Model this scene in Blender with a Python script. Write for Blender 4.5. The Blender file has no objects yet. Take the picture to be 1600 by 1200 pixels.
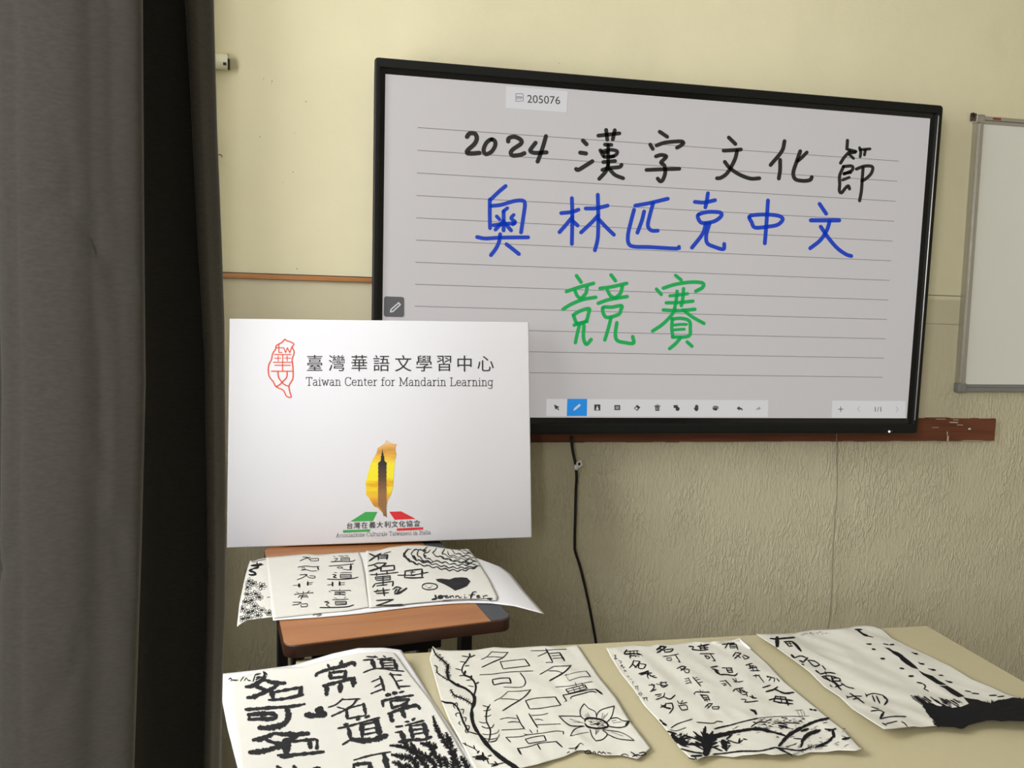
import bpy, bmesh, math, random
from mathutils import Vector, noise
from mathutils.geometry import delaunay_2d_cdt

# ------------------------------------------------------------------ camera, world, light, exposure
ZO = 1.098                                    # height of the lower edge of the display above the floor
FPX = 1229.0
CP = Vector((-.0481, -2.2070, .3170 + ZO))
yaw, pit, rol = .1869, -.0976, .0285
cy, sy, cp_, sp_ = math.cos(yaw), math.sin(yaw), math.cos(pit), math.sin(pit)
FW = Vector((sy*cp_, cy*cp_, sp_))
R0 = Vector((cy, -sy, 0)); U0 = R0.cross(FW)
RT = R0*math.cos(rol) + U0*math.sin(rol)
UP = -R0*math.sin(rol) + U0*math.cos(rol)
col = bpy.context.scene.collection
cam = bpy.data.cameras.new('camera'); camo = bpy.data.objects.new('camera', cam); col.objects.link(camo)
cam.sensor_width = 36; cam.lens = FPX*36/1600; cam.clip_start = .02
from mathutils import Matrix
M = Matrix((( RT.x, UP.x, -FW.x, CP.x), (RT.y, UP.y, -FW.y, CP.y), (RT.z, UP.z, -FW.z, CP.z), (0, 0, 0, 1)))
camo.matrix_world = M
sc = bpy.context.scene; sc.camera = camo
sc.view_settings.view_transform = 'Standard'; sc.view_settings.look = 'None'
sc.view_settings.gamma = 1; sc.view_settings.use_curve_mapping = False
sc.view_settings.exposure = 0.0
w = bpy.data.worlds.new('daylight'); sc.world = w; w.use_nodes = True
w.node_tree.nodes['Background'].inputs[0].default_value = (.80, .88, 1, 1)
w.node_tree.nodes['Background'].inputs[1].default_value = 1.0
def area(name, loc, sy_, sz_, watt, colr=(.985, .975, 1.0)):
    l = bpy.data.lights.new(name, 'AREA'); l.shape = 'RECTANGLE'; l.size = sz_; l.size_y = sy_; l.energy = watt; l.color = colr
    o = bpy.data.objects.new(name, l); o.location = loc
    o.rotation_euler = (0, -math.pi/2, 0); col.objects.link(o); return o
XW = -1.0                                     # left wall plane
area('window_daylight', (XW-.16, -.90, ZO+.92), 1.0, 1.35, 60)
area('window_daylight_rear', (XW-.16, -3.5, ZO+.80), 1.9, 1.45, 138)

# ------------------------------------------------------------------ helpers
def ray(px, py): return (FW*FPX + RT*(px-800) - UP*(py-600)).normalized()
def on_plane(px, py, P, n):
    d = ray(px, py); return CP + d*((P-CP).dot(n)/d.dot(n))
def on_y(px, py, Y): return on_plane(px, py, Vector((0, Y, 0)), Vector((0, 1, 0)))
def on_z(px, py, Z): return on_plane(px, py, Vector((0, 0, Z)), Vector((0, 0, 1)))

def mat(name, rgb, rough=.6, metal=0, emit=None, es=1.0, spec=None, noise_amt=0, noise_scale=20, bump=0, bump_scale=200):
    m = bpy.data.materials.new(name); m.use_nodes = True; nt = m.node_tree; b = nt.nodes['Principled BSDF']
    b.inputs['Base Color'].default_value = (*rgb, 1); b.inputs['Roughness'].default_value = rough; b.inputs['Metallic'].default_value = metal
    if spec is not None: b.inputs['Specular IOR Level'].default_value = spec
    if emit: b.inputs['Emission Color'].default_value = (*emit, 1); b.inputs['Emission Strength'].default_value = es
    if noise_amt:
        tc = nt.nodes.new('ShaderNodeTexCoord'); n = nt.nodes.new('ShaderNodeTexNoise'); n.inputs['Scale'].default_value = noise_scale; n.inputs['Detail'].default_value = 5
        mx = nt.nodes.new('ShaderNodeMix'); mx.data_type = 'RGBA'
        mx.inputs[6].default_value = (*[c*(1-noise_amt) for c in rgb], 1); mx.inputs[7].default_value = (*[min(1, c*(1+noise_amt)) for c in rgb], 1)
        nt.links.new(tc.outputs['Object'], n.inputs['Vector']); nt.links.new(n.outputs['Fac'], mx.inputs[0]); nt.links.new(mx.outputs[2], b.inputs['Base Color'])
    if bump:
        tc = nt.nodes.new('ShaderNodeTexCoord'); n = nt.nodes.new('ShaderNodeTexNoise'); n.inputs['Scale'].default_value = bump_scale
        bp = nt.nodes.new('ShaderNodeBump'); bp.inputs['Strength'].default_value = bump; bp.inputs['Distance'].default_value = .001
        nt.links.new(tc.outputs['Object'], n.inputs['Vector']); nt.links.new(n.outputs['Fac'], bp.inputs['Height']); nt.links.new(bp.outputs[0], b.inputs['Normal'])
    return m

def wall_mat():
    m = bpy.data.materials.new('painted_stucco'); m.use_nodes = True; nt = m.node_tree; N = nt.nodes; L = nt.links; b = N['Principled BSDF']
    b.inputs['Roughness'].default_value = .62; b.inputs['Specular IOR Level'].default_value = .3
    tc = N.new('ShaderNodeTexCoord'); sp = N.new('ShaderNodeSeparateXYZ'); L.new(tc.outputs['Object'], sp.inputs[0])
    def mth(op, a, b_, c=None):
        n = N.new('ShaderNodeMath'); n.operation = op
        for i, v in enumerate((a, b_, c)):
            if v is None: continue
            if isinstance(v, (int, float)): n.inputs[i].default_value = v
            else: L.new(v, n.inputs[i])
        return n.outputs[0]
    # vertical combed relief
    mp = N.new('ShaderNodeMapping'); mp.inputs['Scale'].default_value = (120, 120, 38); L.new(tc.outputs['Object'], mp.inputs[0])
    n1 = N.new('ShaderNodeTexNoise'); n1.inputs['Scale'].default_value = 1; n1.inputs['Detail'].default_value = 2.5; n1.inputs['Distortion'].default_value = .9; L.new(mp.outputs[0], n1.inputs[0])
    cr = N.new('ShaderNodeValToRGB'); cr.color_ramp.elements[0].position = .44; cr.color_ramp.elements[1].position = .62; L.new(n1.outputs['Fac'], cr.inputs[0])
    n2 = N.new('ShaderNodeTexNoise'); n2.inputs['Scale'].default_value = 6; n2.inputs['Detail'].default_value = 4; L.new(tc.outputs['Object'], n2.inputs[0])
    n3 = N.new('ShaderNodeTexNoise'); n3.inputs['Scale'].default_value = 140; n3.inputs['Detail'].default_value = 3; L.new(tc.outputs['Object'], n3.inputs[0])
    mr = N.new('ShaderNodeMapRange'); mr.inputs[1].default_value = ZO+.36; mr.inputs[2].default_value = ZO-.06; mr.inputs[3].default_value = 0.0; mr.inputs[4].default_value = 1; L.new(sp.outputs['Z'], mr.inputs[0])
    msk = mth('POWER', mr.outputs[0], 1.6)
    patch = N.new('ShaderNodeMapRange'); patch.inputs[1].default_value = .38; patch.inputs[2].default_value = .6; patch.inputs[3].default_value = .35; patch.inputs[4].default_value = 1; L.new(n2.outputs['Fac'], patch.inputs[0])
    h = mth('MULTIPLY', mth('MULTIPLY', cr.outputs[0], msk), patch.outputs[0])
    h = mth('ADD', mth('MULTIPLY', h, .0019), mth('MULTIPLY', n3.outputs['Fac'], .00018))
    h = mth('ADD', h, mth('MULTIPLY', n2.outputs['Fac'], .004))
    bp = N.new('ShaderNodeBump'); bp.inputs['Strength'].default_value = 1; bp.inputs['Distance'].default_value = 1.0; L.new(h, bp.inputs['Height']); L.new(bp.outputs[0], b.inputs['Normal'])
    # colour: creamy yellow above the dado line, greyer paint below
    lo = N.new('ShaderNodeMapRange'); lo.inputs[1].default_value = ZO+.378; lo.inputs[2].default_value = ZO+.386; L.new(sp.outputs['Z'], lo.inputs[0])
    mx = N.new('ShaderNodeMix'); mx.data_type = 'RGBA'; mx.inputs[6].default_value = (.61, .56, .385, 1); mx.inputs[7].default_value = (.74, .69, .465, 1); L.new(lo.outputs[0], mx.inputs[0])
    n4 = N.new('ShaderNodeTexNoise'); n4.inputs['Scale'].default_value = 2.2; n4.inputs['Detail'].default_value = 6; n4.inputs['Roughness'].default_value = .6; L.new(tc.outputs['Object'], n4.inputs[0])
    m2 = N.new('ShaderNodeMapRange'); m2.inputs[3].default_value = .9; m2.inputs[4].default_value = 1.1; L.new(n4.outputs['Fac'], m2.inputs[0])
    vm = N.new('ShaderNodeVectorMath'); vm.operation = 'SCALE'; L.new(mx.outputs[2], vm.inputs[0]); L.new(m2.outputs[0], vm.inputs['Scale']); L.new(vm.outputs[0], b.inputs['Base Color'])
    return m

def wood_mat(name, c1, c2, rough=.4, sc_=(3, 60, 60), rot=0):
    m = bpy.data.materials.new(name); m.use_nodes = True; nt = m.node_tree; N = nt.nodes; L = nt.links; b = N['Principled BSDF']
    tc = N.new('ShaderNodeTexCoord'); mp = N.new('ShaderNodeMapping'); mp.inputs['Scale'].default_value = sc_; L.new(tc.outputs['Object'], mp.inputs[0])
    n = N.new('ShaderNodeTexNoise'); n.inputs['Scale'].default_value = 1; n.inputs['Detail'].default_value = 6; n.inputs['Distortion'].default_value = .6; L.new(mp.outputs[0], n.inputs[0])
    cr = N.new('ShaderNodeValToRGB'); cr.color_ramp.elements[0].color = (*c1, 1); cr.color_ramp.elements[1].color = (*c2, 1); cr.color_ramp.elements[0].position = .3; cr.color_ramp.elements[1].position = .7
    L.new(n.outputs['Fac'], cr.inputs[0]); L.new(cr.outputs[0], b.inputs['Base Color']); b.inputs['Roughness'].default_value = rough
    return m

def link(name, me, m=None, parent=None, **kw):
    o = bpy.data.objects.new(name, me); col.objects.link(o)
    if m is not None: me.materials.append(m)
    if parent is not None: o.parent = parent
    for k, v in kw.items(): o[k] = v
    return o
def finish(name, bm, m, parent=None, smooth=False, **kw):
    me = bpy.data.meshes.new(name); bm.normal_update(); bm.to_mesh(me); bm.free()
    if smooth:
        for p in me.polygons: p.use_smooth = True
    return link(name, me, m, parent, **kw)
def box(bm, x0, x1, y0, y1, z0, z1, bev=0, T=None):
    vs = [Vector((x, y, z)) for x in (x0, x1) for y in (y0, y1) for z in (z0, z1)]
    if T: vs = [T(v) for v in vs]
    v = [bm.verts.new(p) for p in vs]
    fs = [bm.faces.new([v[i] for i in f]) for f in ((0, 1, 3, 2), (4, 6, 7, 5), (0, 4, 5, 1), (2, 3, 7, 6), (0, 2, 6, 4), (1, 5, 7, 3))]
    if bev:
        es = set(e for f in fs for e in f.edges)
        bmesh.ops.bevel(bm, geom=list(es), offset=bev, segments=2, affect='EDGES', profile=.6)
def tube(bm, pts, r, seg=10, cap=True):
    pts = [Vector(p) for p in pts]; rings = []
    for i, p in enumerate(pts):
        d = (pts[min(i+1, len(pts)-1)] - pts[max(i-1, 0)]).normalized()
        a = Vector((0, 0, 1)) if abs(d.z) < .9 else Vector((1, 0, 0))
        u = d.cross(a).normalized(); v = d.cross(u).normalized()
        rr = r[i] if isinstance(r, (list, tuple)) else r
        rings.append([bm.verts.new(p + (u*math.cos(2*math.pi*k/seg) + v*math.sin(2*math.pi*k/seg))*rr) for k in range(seg)])
    for a, b in zip(rings, rings[1:]):
        for k in range(seg): bm.faces.new((a[k], a[(k+1) % seg], b[(k+1) % seg], b[k]))
    if cap: bm.faces.new(rings[0][::-1]); bm.faces.new(rings[-1])
def catmull(P, step):
    P = [Vector(p) for p in P]
    if len(P) < 3:
        n = max(1, int((P[1]-P[0]).length/step)); return [P[0].lerp(P[1], i/n) for i in range(n+1)]
    closed = (P[0]-P[-1]).length < 1e-6
    out = []
    for i in range(len(P)-1):
        p1, p2 = P[i], P[i+1]
        p0 = P[i-1] if i > 0 else (P[-2] if closed else p1*2-p2)
        p3 = P[i+2] if i+2 < len(P) else (P[1] if closed else p2*2-p1)
        n = max(1, int((p2-p1).length/step))
        for k in range(n):
            t = k/n; out.append(.5*((2*p1) + (p2-p0)*t + (2*p0-5*p1+4*p2-p3)*t*t + (3*p1-p0-3*p2+p3)*t**3))
    out.append(P[-1]); return out

# ---- marks: strokes given as a drawing in picture units, laid on a surface by hit(x, y)
rnd = random.Random(4)
WK = 1.0
def parse(spec, x0, y0, s):
    res = []
    for part in spec.replace('\n', ' ').split(';'):
        t = part.split()
        if not t: continue
        kind = 's'
        if t[0] in 'flc': kind = t[0]; t = t[1:]
        n = [float(v) for v in t]
        wd = 0
        if kind != 'f': wd = n[0]/s*WK; n = n[1:]
        res.append((kind, wd, [Vector((x0+n[i]/s, y0+n[i+1]/s)) for i in range(0, len(n)-1, 2)]))
    return res
def stroke(bm, pts, wd, hit, taper=.6, jit=0.0, step=1.6, linear=False, lift=0):
    if len(pts) == 1: pts = pts + [pts[0] + Vector((.3, 0))]
    if linear:
        c = []
        for a, b in zip(pts, pts[1:]):
            n = max(1, int((b-a).length/step)); c += [a.lerp(b, i/n) for i in range(n)]
        c.append(pts[-1])
    else: c = catmull(pts, step)
    n = len(c); L = []; Rr = []
    for i, p in enumerate(c):
        d = c[min(i+1, n-1)] - c[max(i-1, 0)]
        if d.length < 1e-6: d = Vector((1, 0))
        d.normalize(); nn = Vector((-d.y, d.x)); t = i/max(1, n-1)
        e = min(t, 1-t)*max(n*step/max(wd, .1), 1)
        k = taper + (1-taper)*min(1, e*.8)
        hw = wd*.5*k*(1 + (2.2*jit*noise.noise(Vector((p.x*.16, p.y*.16, 3.3))) if jit else 0))
        j1 = hw*(1 + jit*rnd.uniform(-1, 1)); j2 = hw*(1 + jit*rnd.uniform(-1, 1))
        L.append(p + nn*j1); Rr.append(p - nn*j2)
    d0 = (c[0]-c[min(1, n-1)]); d1 = (c[-1]-c[max(n-2, 0)])
    if d0.length > 1e-6: d0.normalize()
    if d1.length > 1e-6: d1.normalize()
    def cap(a, b, d):
        m = (a+b)/2; r = (a-b).length/2; out = []
        u = (a-b).normalized() if r > 1e-6 else Vector((1, 0))
        for k in range(1, 5):
            an = math.pi*k/5; out.append(m + u*math.cos(an)*r + d*math.sin(an)*r)
        return out
    vl = [bm.verts.new(hit(p.x, p.y, lift)) for p in L]; vr = [bm.verts.new(hit(p.x, p.y, lift)) for p in Rr]
    for i in range(n-1):
        try: bm.faces.new((vl[i], vl[i+1], vr[i+1], vr[i]))
        except ValueError: pass
    for a, b, d, va, vb in ((L[0], Rr[0], d0, vl[0], vr[0]), (L[-1], Rr[-1], d1, vl[-1], vr[-1])):
        cv = [bm.verts.new(hit(p.x, p.y, lift)) for p in cap(a, b, d)]
        try: bm.faces.new([va]+cv+[vb])
        except ValueError: pass
def fill(bm, pts, hit, grid=6.0, lift=0):
    n = len(pts); xs = [p.x for p in pts]; ys = [p.y for p in pts]
    def inside(x, y):
        r = False; j = n-1
        for i in range(n):
            if (pts[i].y > y) != (pts[j].y > y) and x < (pts[j].x-pts[i].x)*(y-pts[i].y)/(pts[j].y-pts[i].y)+pts[i].x: r = not r
            j = i
        return r
    P = list(pts); x = min(xs)+grid/2
    while x < max(xs):
        y = min(ys)+grid/2
        while y < max(ys):
            if inside(x, y): P.append(Vector((x, y)))
            y += grid
        x += grid
    v, e, f, *_ = delaunay_2d_cdt([Vector((p.x, p.y)) for p in P], [], [list(range(n))], 1, 1e-4)
    bv = [bm.verts.new(hit(p.x, p.y, lift)) for p in v]
    for t in f:
        try: bm.faces.new([bv[i] for i in t])
        except ValueError: pass
def marks(bm, x0, y0, s, spec, hit, **kw):
    for kind, wd, pts in parse(spec, x0, y0, s):
        if kind == 'f': fill(bm, pts, hit)
        else:
            k = dict(kw); k['linear'] = (kind == 'l'); stroke(bm, pts, wd, hit, **k)
def face_camera(bm):
    bm.normal_update()
    for f in bm.faces:
        if f.normal.dot(CP - f.calc_center_median()) < 0: f.normal_flip()
def ink(name, hit, m, parent, groups, label=None, extra=None, wk=1.0, **kw):
    global WK
    bm = bmesh.new(); WK = wk
    for x0, y0, s, spec in groups: marks(bm, x0, y0, s, spec, hit, **kw)
    WK = 1.0
    if extra: extra(bm, hit)
    face_camera(bm)
    o = finish(name, bm, m, parent)
    if label: o['label'] = label
    return o
def glyphs(bm, text, hit, cx, cy, size, sx=1.0, slope=0.0, fat=0.0, lift=0):
    """one run of the built-in typeface centred on (cx, cy), size = em height in picture units"""
    cu = bpy.data.curves.new('type', 'FONT'); cu.body = text; cu.align_x = 'CENTER'; cu.offset = fat; cu.resolution_u = 4
    o = bpy.data.objects.new('type', cu); col.objects.link(o)
    me = bpy.data.meshes.new_from_object(o.evaluated_get(bpy.context.evaluated_depsgraph_get()))
    bpy.data.objects.remove(o); bpy.data.curves.remove(cu)
    if not me.vertices: return
    xs = [v.co.x for v in me.vertices]; ys = [v.co.y for v in me.vertices]
    mx, my = (min(xs)+max(xs))/2, (min(ys)+max(ys))/2
    k = size
    bv = []
    for v in me.vertices:
        x = (v.co.x-mx)*k*sx; y = (v.co.y-my)*k
        bv.append(bm.verts.new(hit(cx+x, cy-y+x*slope, lift)))
    for p in me.polygons:
        try: bm.faces.new([bv[i] for i in p.vertices])
        except ValueError: pass
    bpy.data.meshes.remove(me)

# slab-serif stroke alphabet (units: x-height 10, capitals 14.5)
SL = {
 'T': (12, ['1 14.5 11 14.5', '6 14.5 6 0', '1 14.5 1 12', '11 14.5 11 12', '4 0 8 0']),
 'C': (12, ['c10.5 11.5 9 14 6 14.7 2.6 13 1.4 7.3 2.6 1.6 6 0 9 .6 10.8 3', '10.5 14.3 10.5 11']),
 'M': (17, ['3 14.5 3 0', '3 14.5 8.5 2', '8.5 2 14 14.5', '14 14.5 14 0', '1 14.5 3 14.5', '14 14.5 16 14.5', '1 0 5 0', '12 0 16 0']),
 'L': (11, ['3 14.5 3 0', '1 14.5 5 14.5', '1 0 10 0', '10 0 10 3']),
 'A': (13, ['2 0 6.5 14.5', '6.5 14.5 11 0', '3.6 5 9.4 5', '.5 0 3.8 0', '9.2 0 12.5 0']),
 'I': (7, ['3.5 14.5 3.5 0', '1 14.5 6 14.5', '1 0 6 0']),
 'a': (9.5, ['c1.8 8.6 4.5 10.2 7 8.5 7 6', '7 6 7 0', 'c7 5.8 3.5 5.6 1.3 3.6 1.8 .6 4 -.2 7 2', '7 0 8.8 0']),
 'i': (5.5, ['3 10 3 0', '1.2 10 3 10', '1 0 5 0', '3 14 3 13']),
 'w': (14, ['2 10 4.6 0', '4.6 0 7 9', '7 9 9.4 0', '9.4 0 12 10', '.6 10 3.6 10', '10.4 10 13.4 10']),
 'n': (11, ['3 10 3 0', '1.2 10 3 10', '1 0 5 0', 'c3 7.5 5 10 7.5 9.6 8.4 7 8.4 4', '8.4 4 8.4 0', '6.6 0 10.2 0']),
 'e': (9.5, ['1.4 5.4 8.2 5.4', 'c8.2 5.4 7.6 8.8 4.8 10 2 8.6 1.3 5 2.4 1.2 5 0 8 1.4']),
 't': (7, ['c3 13 3 3 3.6 .6 6.2 .2', '.8 10 6 10']),
 'r': (8, ['3 10 3 0', '1.2 10 3 10', '1 0 5 0', 'c3 6.5 4.6 9.6 7.4 10']),
 'f': (7, ['c6.8 14.2 4.6 14.6 3 12.5 3 8', '3 8 3 0', '.8 10 6 10', '1 0 5.4 0']),
 'o': (10, ['c5 10.1 2 8.6 1.3 5 2 1.4 5 -.1 8 1.4 8.7 5 8 8.6 5 10.1']),
 'd': (11, ['8 14.5 8 0', '6.3 14.5 8 14.5', '8 0 10 0', 'c8 7.8 5 10.2 2.3 8.6 1.3 5 2.3 1.4 5 -.2 8 2.2']),
 'g': (10, ['8 10 8 -2', '8 10 9.6 10', 'c8 -2 7 -4.2 4.6 -4.6 2 -4', 'c8 7.8 5 10.2 2.3 8.6 1.3 5 2.3 1.8 5 .4 8 2.6']),
 's': (8.5, ['c7 8.4 4.6 10.2 2 8.6 2.4 6 5.4 4.6 7 2.4 4.6 -.2 1.6 1.2']),
 'c': (9, ['c7.8 8 5 10.2 2.2 8.6 1.3 5 2.2 1.4 5 -.2 8 1.8']),
 'z': (9, ['1.6 10 7.6 10', '7.6 10 1.4 0', '1.4 0 8 0']),
 'u': (11, ['1 10 3 10', '3 10 3 3', 'c3 4 4 .2 6.4 .4 8.2 2.4', '8.2 10 8.2 0', '6.6 10 8.2 10', '8.2 0 10 0']),
 'l': (5.5, ['3 14.5 3 0', '1.2 14.5 3 14.5', '1 0 5 0']),
 ' ': (6, []),
}
def slab_text(bm, text, hit, xa, ya, xb, yb, u, wd, lift=0):
    tot = sum(SL[c][0] for c in text); kx = (xb-xa)/tot; x = 0
    for c in text:
        wdt, st = SL[c]
        for sdef in st:
            cur = sdef[0] == 'c'; n = [float(v) for v in sdef.lstrip('c').split()]
            P = []
            for i in range(0, len(n), 2):
                X = xa + (x+n[i])*kx; P.append(Vector((X, ya + (yb-ya)*(X-xa)/(xb-xa) - n[i+1]*u)))
            stroke(bm, P, wd, hit, taper=1, step=.8, linear=not cur, lift=lift)
        x += wdt

# ------------------------------------------------------------------ materials
M_wall = wall_mat()
M_far = mat('far_wall_paint', (.40, .37, .28), .8, noise_amt=.04)
M_floor = mat('dark_tile', (.055, .048, .038), .5, noise_amt=.3, noise_scale=6)
M_ceil = mat('ceiling_paint', (.50, .48, .42), .8, noise_amt=.03)
M_railw = wood_mat('red_brown_varnish', (.12, .034, .012), (.20, .060, .022), .7, (4, 60, 60))
M_trimw = wood_mat('orange_pine', (.33, .13, .035), (.50, .22, .07), .45, (6, 120, 120))
M_black = mat('black_plastic', (.010, .011, .011), .38, noise_amt=.1)
M_bezel = mat('charcoal_metal', (.010, .0105, .010), .42, metal=.2, spec=.25)
M_gloss = mat('gloss_black', (.003, .003, .003), .12)
M_ink = mat('sumi_ink', (.008, .008, .009), .7, spec=.1, noise_amt=.25, noise_scale=90)
M_ink2 = mat('grey_sumi_ink', (.021, .021, .023), .7, spec=.1, noise_amt=.5, noise_scale=60)
M_rice = mat('rice_paper', (.57, .56, .49), .9, spec=.1, noise_amt=.03, noise_scale=30, bump=.25, bump_scale=500)
M_rice2 = mat('whiter_rice_paper', (.61, .605, .55), .9, spec=.1, noise_amt=.03, noise_scale=30, bump=.2, bump_scale=500)
M_card = mat('white_card', (.72, .72, .73), .5, spec=.3)
M_canvas = mat('white_canvas', (.76, .76, .79), .7, spec=.2, bump=.12, bump_scale=900)
M_alu = mat('aluminium', (.55, .54, .50), .32, metal=.9)
M_alud = mat('grey_plastic', (.22, .22, .20), .5)
M_wbd = mat('whiteboard_enamel', (.78, .78, .70), .28, noise_amt=.03, noise_scale=3)
M_table = mat('cream_laminate', (.44, .395, .24), .42, noise_amt=.03, noise_scale=60)
M_tedge = mat('cream_edge', (.60, .55, .38), .5, noise_amt=.03)
M_desk = wood_mat('cherry_laminate', (.27, .094, .022), (.35, .146, .043), .42, (3, 22, 22))
M_deskd = wood_mat('dark_cherry_edge', (.030, .010, .005), (.05, .017, .008), .45, (4, 40, 40))
M_grey = mat('slate_panel', (.045, .048, .054), .55, noise_amt=.12, noise_scale=150)
M_steel = mat('black_steel', (.008, .008, .008), .45, noise_amt=.1)
M_cream = mat('ivory_plastic', (.70, .68, .50), .45, noise_amt=.04)
M_cord = mat('black_cord', (.008, .008, .008), .5, noise_amt=.1)
M_string = mat('painted_wire', (.30, .26, .19), .7, noise_amt=.3, noise_scale=40)
M_tag = mat('white_tag', (.8, .8, .78), .6, noise_amt=.02)
M_dark = mat('dark_gap', (.02, .018, .015), .8, noise_amt=.1)
M_chrome = mat('screw_steel', (.7, .7, .68), .25, metal=1)
def scr(name, rgb, e=1.0):
    m = mat(name, (.001, .001, .001), .45, emit=rgb, es=e, spec=.15); return m
M_disp = mat('lit_display', (.20, .195, .195), .42, emit=(.325, .31, .31), es=1, spec=.25)
M_line = mat('ruled_line', (.03, .03, .03), .5, emit=(.15, .145, .145), es=1)
M_ui = mat('toolbar_white', (.14, .14, .14), .45, emit=(.47, .46, .465), es=1, spec=.2)
M_pk = mat('display_black_ink', (.012, .012, .011), .5, emit=(.003, .003, .003), es=1)
M_pb = mat('display_blue_ink', (.004, .012, .06), .5, emit=(.004, .035, .36), es=1)
M_pg = mat('display_green_ink', (.002, .05, .012), .5, emit=(.006, .29, .065), es=1)
M_uic = mat('toolbar_blue', (.01, .05, .10), .5, emit=(.006, .19, .56), es=1)
M_uig = mat('toolbar_icon_grey', (.02, .02, .02), .5, emit=(.022, .022, .022), es=1)
M_uil = mat('toolbar_icon_pale', (.08, .08, .08), .5, emit=(.22, .22, .22), es=1)
M_uip = mat('pen_button_grey', (.03, .03, .03), .5, emit=(.065, .065, .07), es=1)

# ------------------------------------------------------------------ structure
YW = .10
bm = bmesh.new(); box(bm, XW-.2, 3.4, YW, YW+.15, 0, ZO+1.9); finish('wall_back', bm, M_wall, kind='structure')
bm = bmesh.new(); box(bm, 3.3, 3.45, -5.2, YW, 0, ZO+1.9); finish('wall_right', bm, M_far, kind='structure')
bm = bmesh.new(); box(bm, XW-.2, 3.45, -5.35, -5.2, 0, ZO+1.9); finish('wall_front', bm, M_far, kind='structure')
bm = bmesh.new(); box(bm, XW-.2, 3.45, -5.35, YW+.15, -.1, 0); finish('floor', bm, M_floor, kind='structure')
bm = bmesh.new(); box(bm, XW-.2, 3.45, -5.35, YW+.15, ZO+1.9, ZO+2.0); finish('ceiling', bm, M_ceil, kind='structure')
W1 = (-1.42, -.38); W2 = (-4.5, -2.5); WZ = (ZO+.18, ZO+1.65)
bm = bmesh.new()
box(bm, XW-.2, XW, -5.2, YW, 0, WZ[0]); box(bm, XW-.2, XW, -5.2, YW, WZ[1], ZO+1.9)
box(bm, XW-.2, XW, W1[1], YW, *WZ); box(bm, XW-.2, XW, W2[1], W1[0], *WZ); box(bm, XW-.2, XW, -5.2, W2[0], *WZ)
finish('wall_left', bm, M_wall, kind='structure')
bm = bmesh.new(); box(bm, XW, -.66, -.32, YW, 0, ZO+1.9); finish('added_shade_pier', bm, M_wall, kind='structure')  # unseen pier, added to shade the back wall next to the curtain
M_frame = mat('window_frame_white', (.75, .75, .72), .5, noise_amt=.02)
for i, (a, b) in enumerate((W1, W2)):
    bm = bmesh.new(); t = .05
    box(bm, XW-.12, XW-.06, a, a+t, *WZ); box(bm, XW-.12, XW-.06, b-t, b, *WZ); m_ = (a+b)/2
    box(bm, XW-.12, XW-.06, m_-t/2, m_+t/2, *WZ); box(bm, XW-.12, XW-.06, a, b, WZ[0], WZ[0]+t); box(bm, XW-.12, XW-.06, a, b, WZ[1]-t, WZ[1])
    finish('window_%d' % (i+1), bm, M_frame, kind='structure')
# thin pine dado strip left of the display
bm = bmesh.new(); box(bm, XW, .12, YW-.012, YW+.002, ZO+.3745, ZO+.3885, .002); finish('trim_1', bm, M_trimw, kind='structure')
bm = bmesh.new(); box(bm, XW, .12, YW-.0125, YW+.002, ZO+.389, ZO+.3905); finish('trim_2', bm, M_deskd, kind='structure')
# thin scored paint line right of the display
bm = bmesh.new(); box(bm, 1.5, 1.93, YW-.0012, YW+.002, ZO+.3935, ZO+.396)
box(bm, 1.6, 1.93, YW-.0008, YW+.002, ZO+.3005, ZO+.3018); finish('trim_3', bm, mat('scored_line', (.20, .175, .11), .8, noise_amt=.4, noise_scale=30), kind='structure')
# worn brown rail under the display
bm = bmesh.new(); x = .05
random.seed(3)
for k in range(46):
    xa = .05 + k*(2.057-.05)/46; xb = .05 + (k+1)*(2.057-.05)/46
    box(bm, xa, xb, YW-.014, YW+.002, ZO-.0885+random.uniform(-.0012, .0012), ZO-.0125+random.uniform(-.0015, .0015))
rail = finish('trim_4', bm, M_railw, kind='structure')
bm = bmesh.new()
for (px, py, w_, h_) in ((1481, 685, 3.5, 9), (1480, 677, 2, 6), (1490, 660, 14, 2.2), (1494, 656, 9, 1.4), (1500, 664, 10, 1.5), (1462, 668, 12, 1), (1470, 655, 16, 1.2), (1536, 653.5, 22, 1.2), (1520, 688.5, 36, 1.1), (1460, 691, 20, 1)):
    P = [Vector((px-w_/2*(1+random.uniform(-.3, .3)), py-h_/2)), Vector((px+w_/2, py-h_/2*random.uniform(.5, 1))), Vector((px+w_/2*random.uniform(.6, 1), py+h_/2)), Vector((px-w_/2*random.uniform(.5, 1), py+h_/2*random.uniform(.6, 1)))]
    bm.faces.new([bm.verts.new(on_y(p.x, p.y, YW-.0158)) for p in P])
face_camera(bm); finish('chipped_paint', bm, mat('chipped_plaster', (.52, .45, .33), .8, noise_amt=.1), rail, label='pale plaster smears on the worn rail end')
def screw(name, px, py, Y, r, parent):
    c = on_y(px, py, Y); bm = bmesh.new()
    tube(bm, [c+Vector((0, .004, 0)), c+Vector((0, -.001, 0)), c+Vector((0, -.0035, 0))], [r, r, r*.55], 14)
    box(bm, c.x-r*.7, c.x+r*.7, c.y-.0042, c.y-.003, c.z-r*.12, c.z+r*.12)
    return finish(name, bm, M_chrome, parent, True)
screw('screw', 1515, 670.5, YW-.0145, .006, rail)
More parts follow.
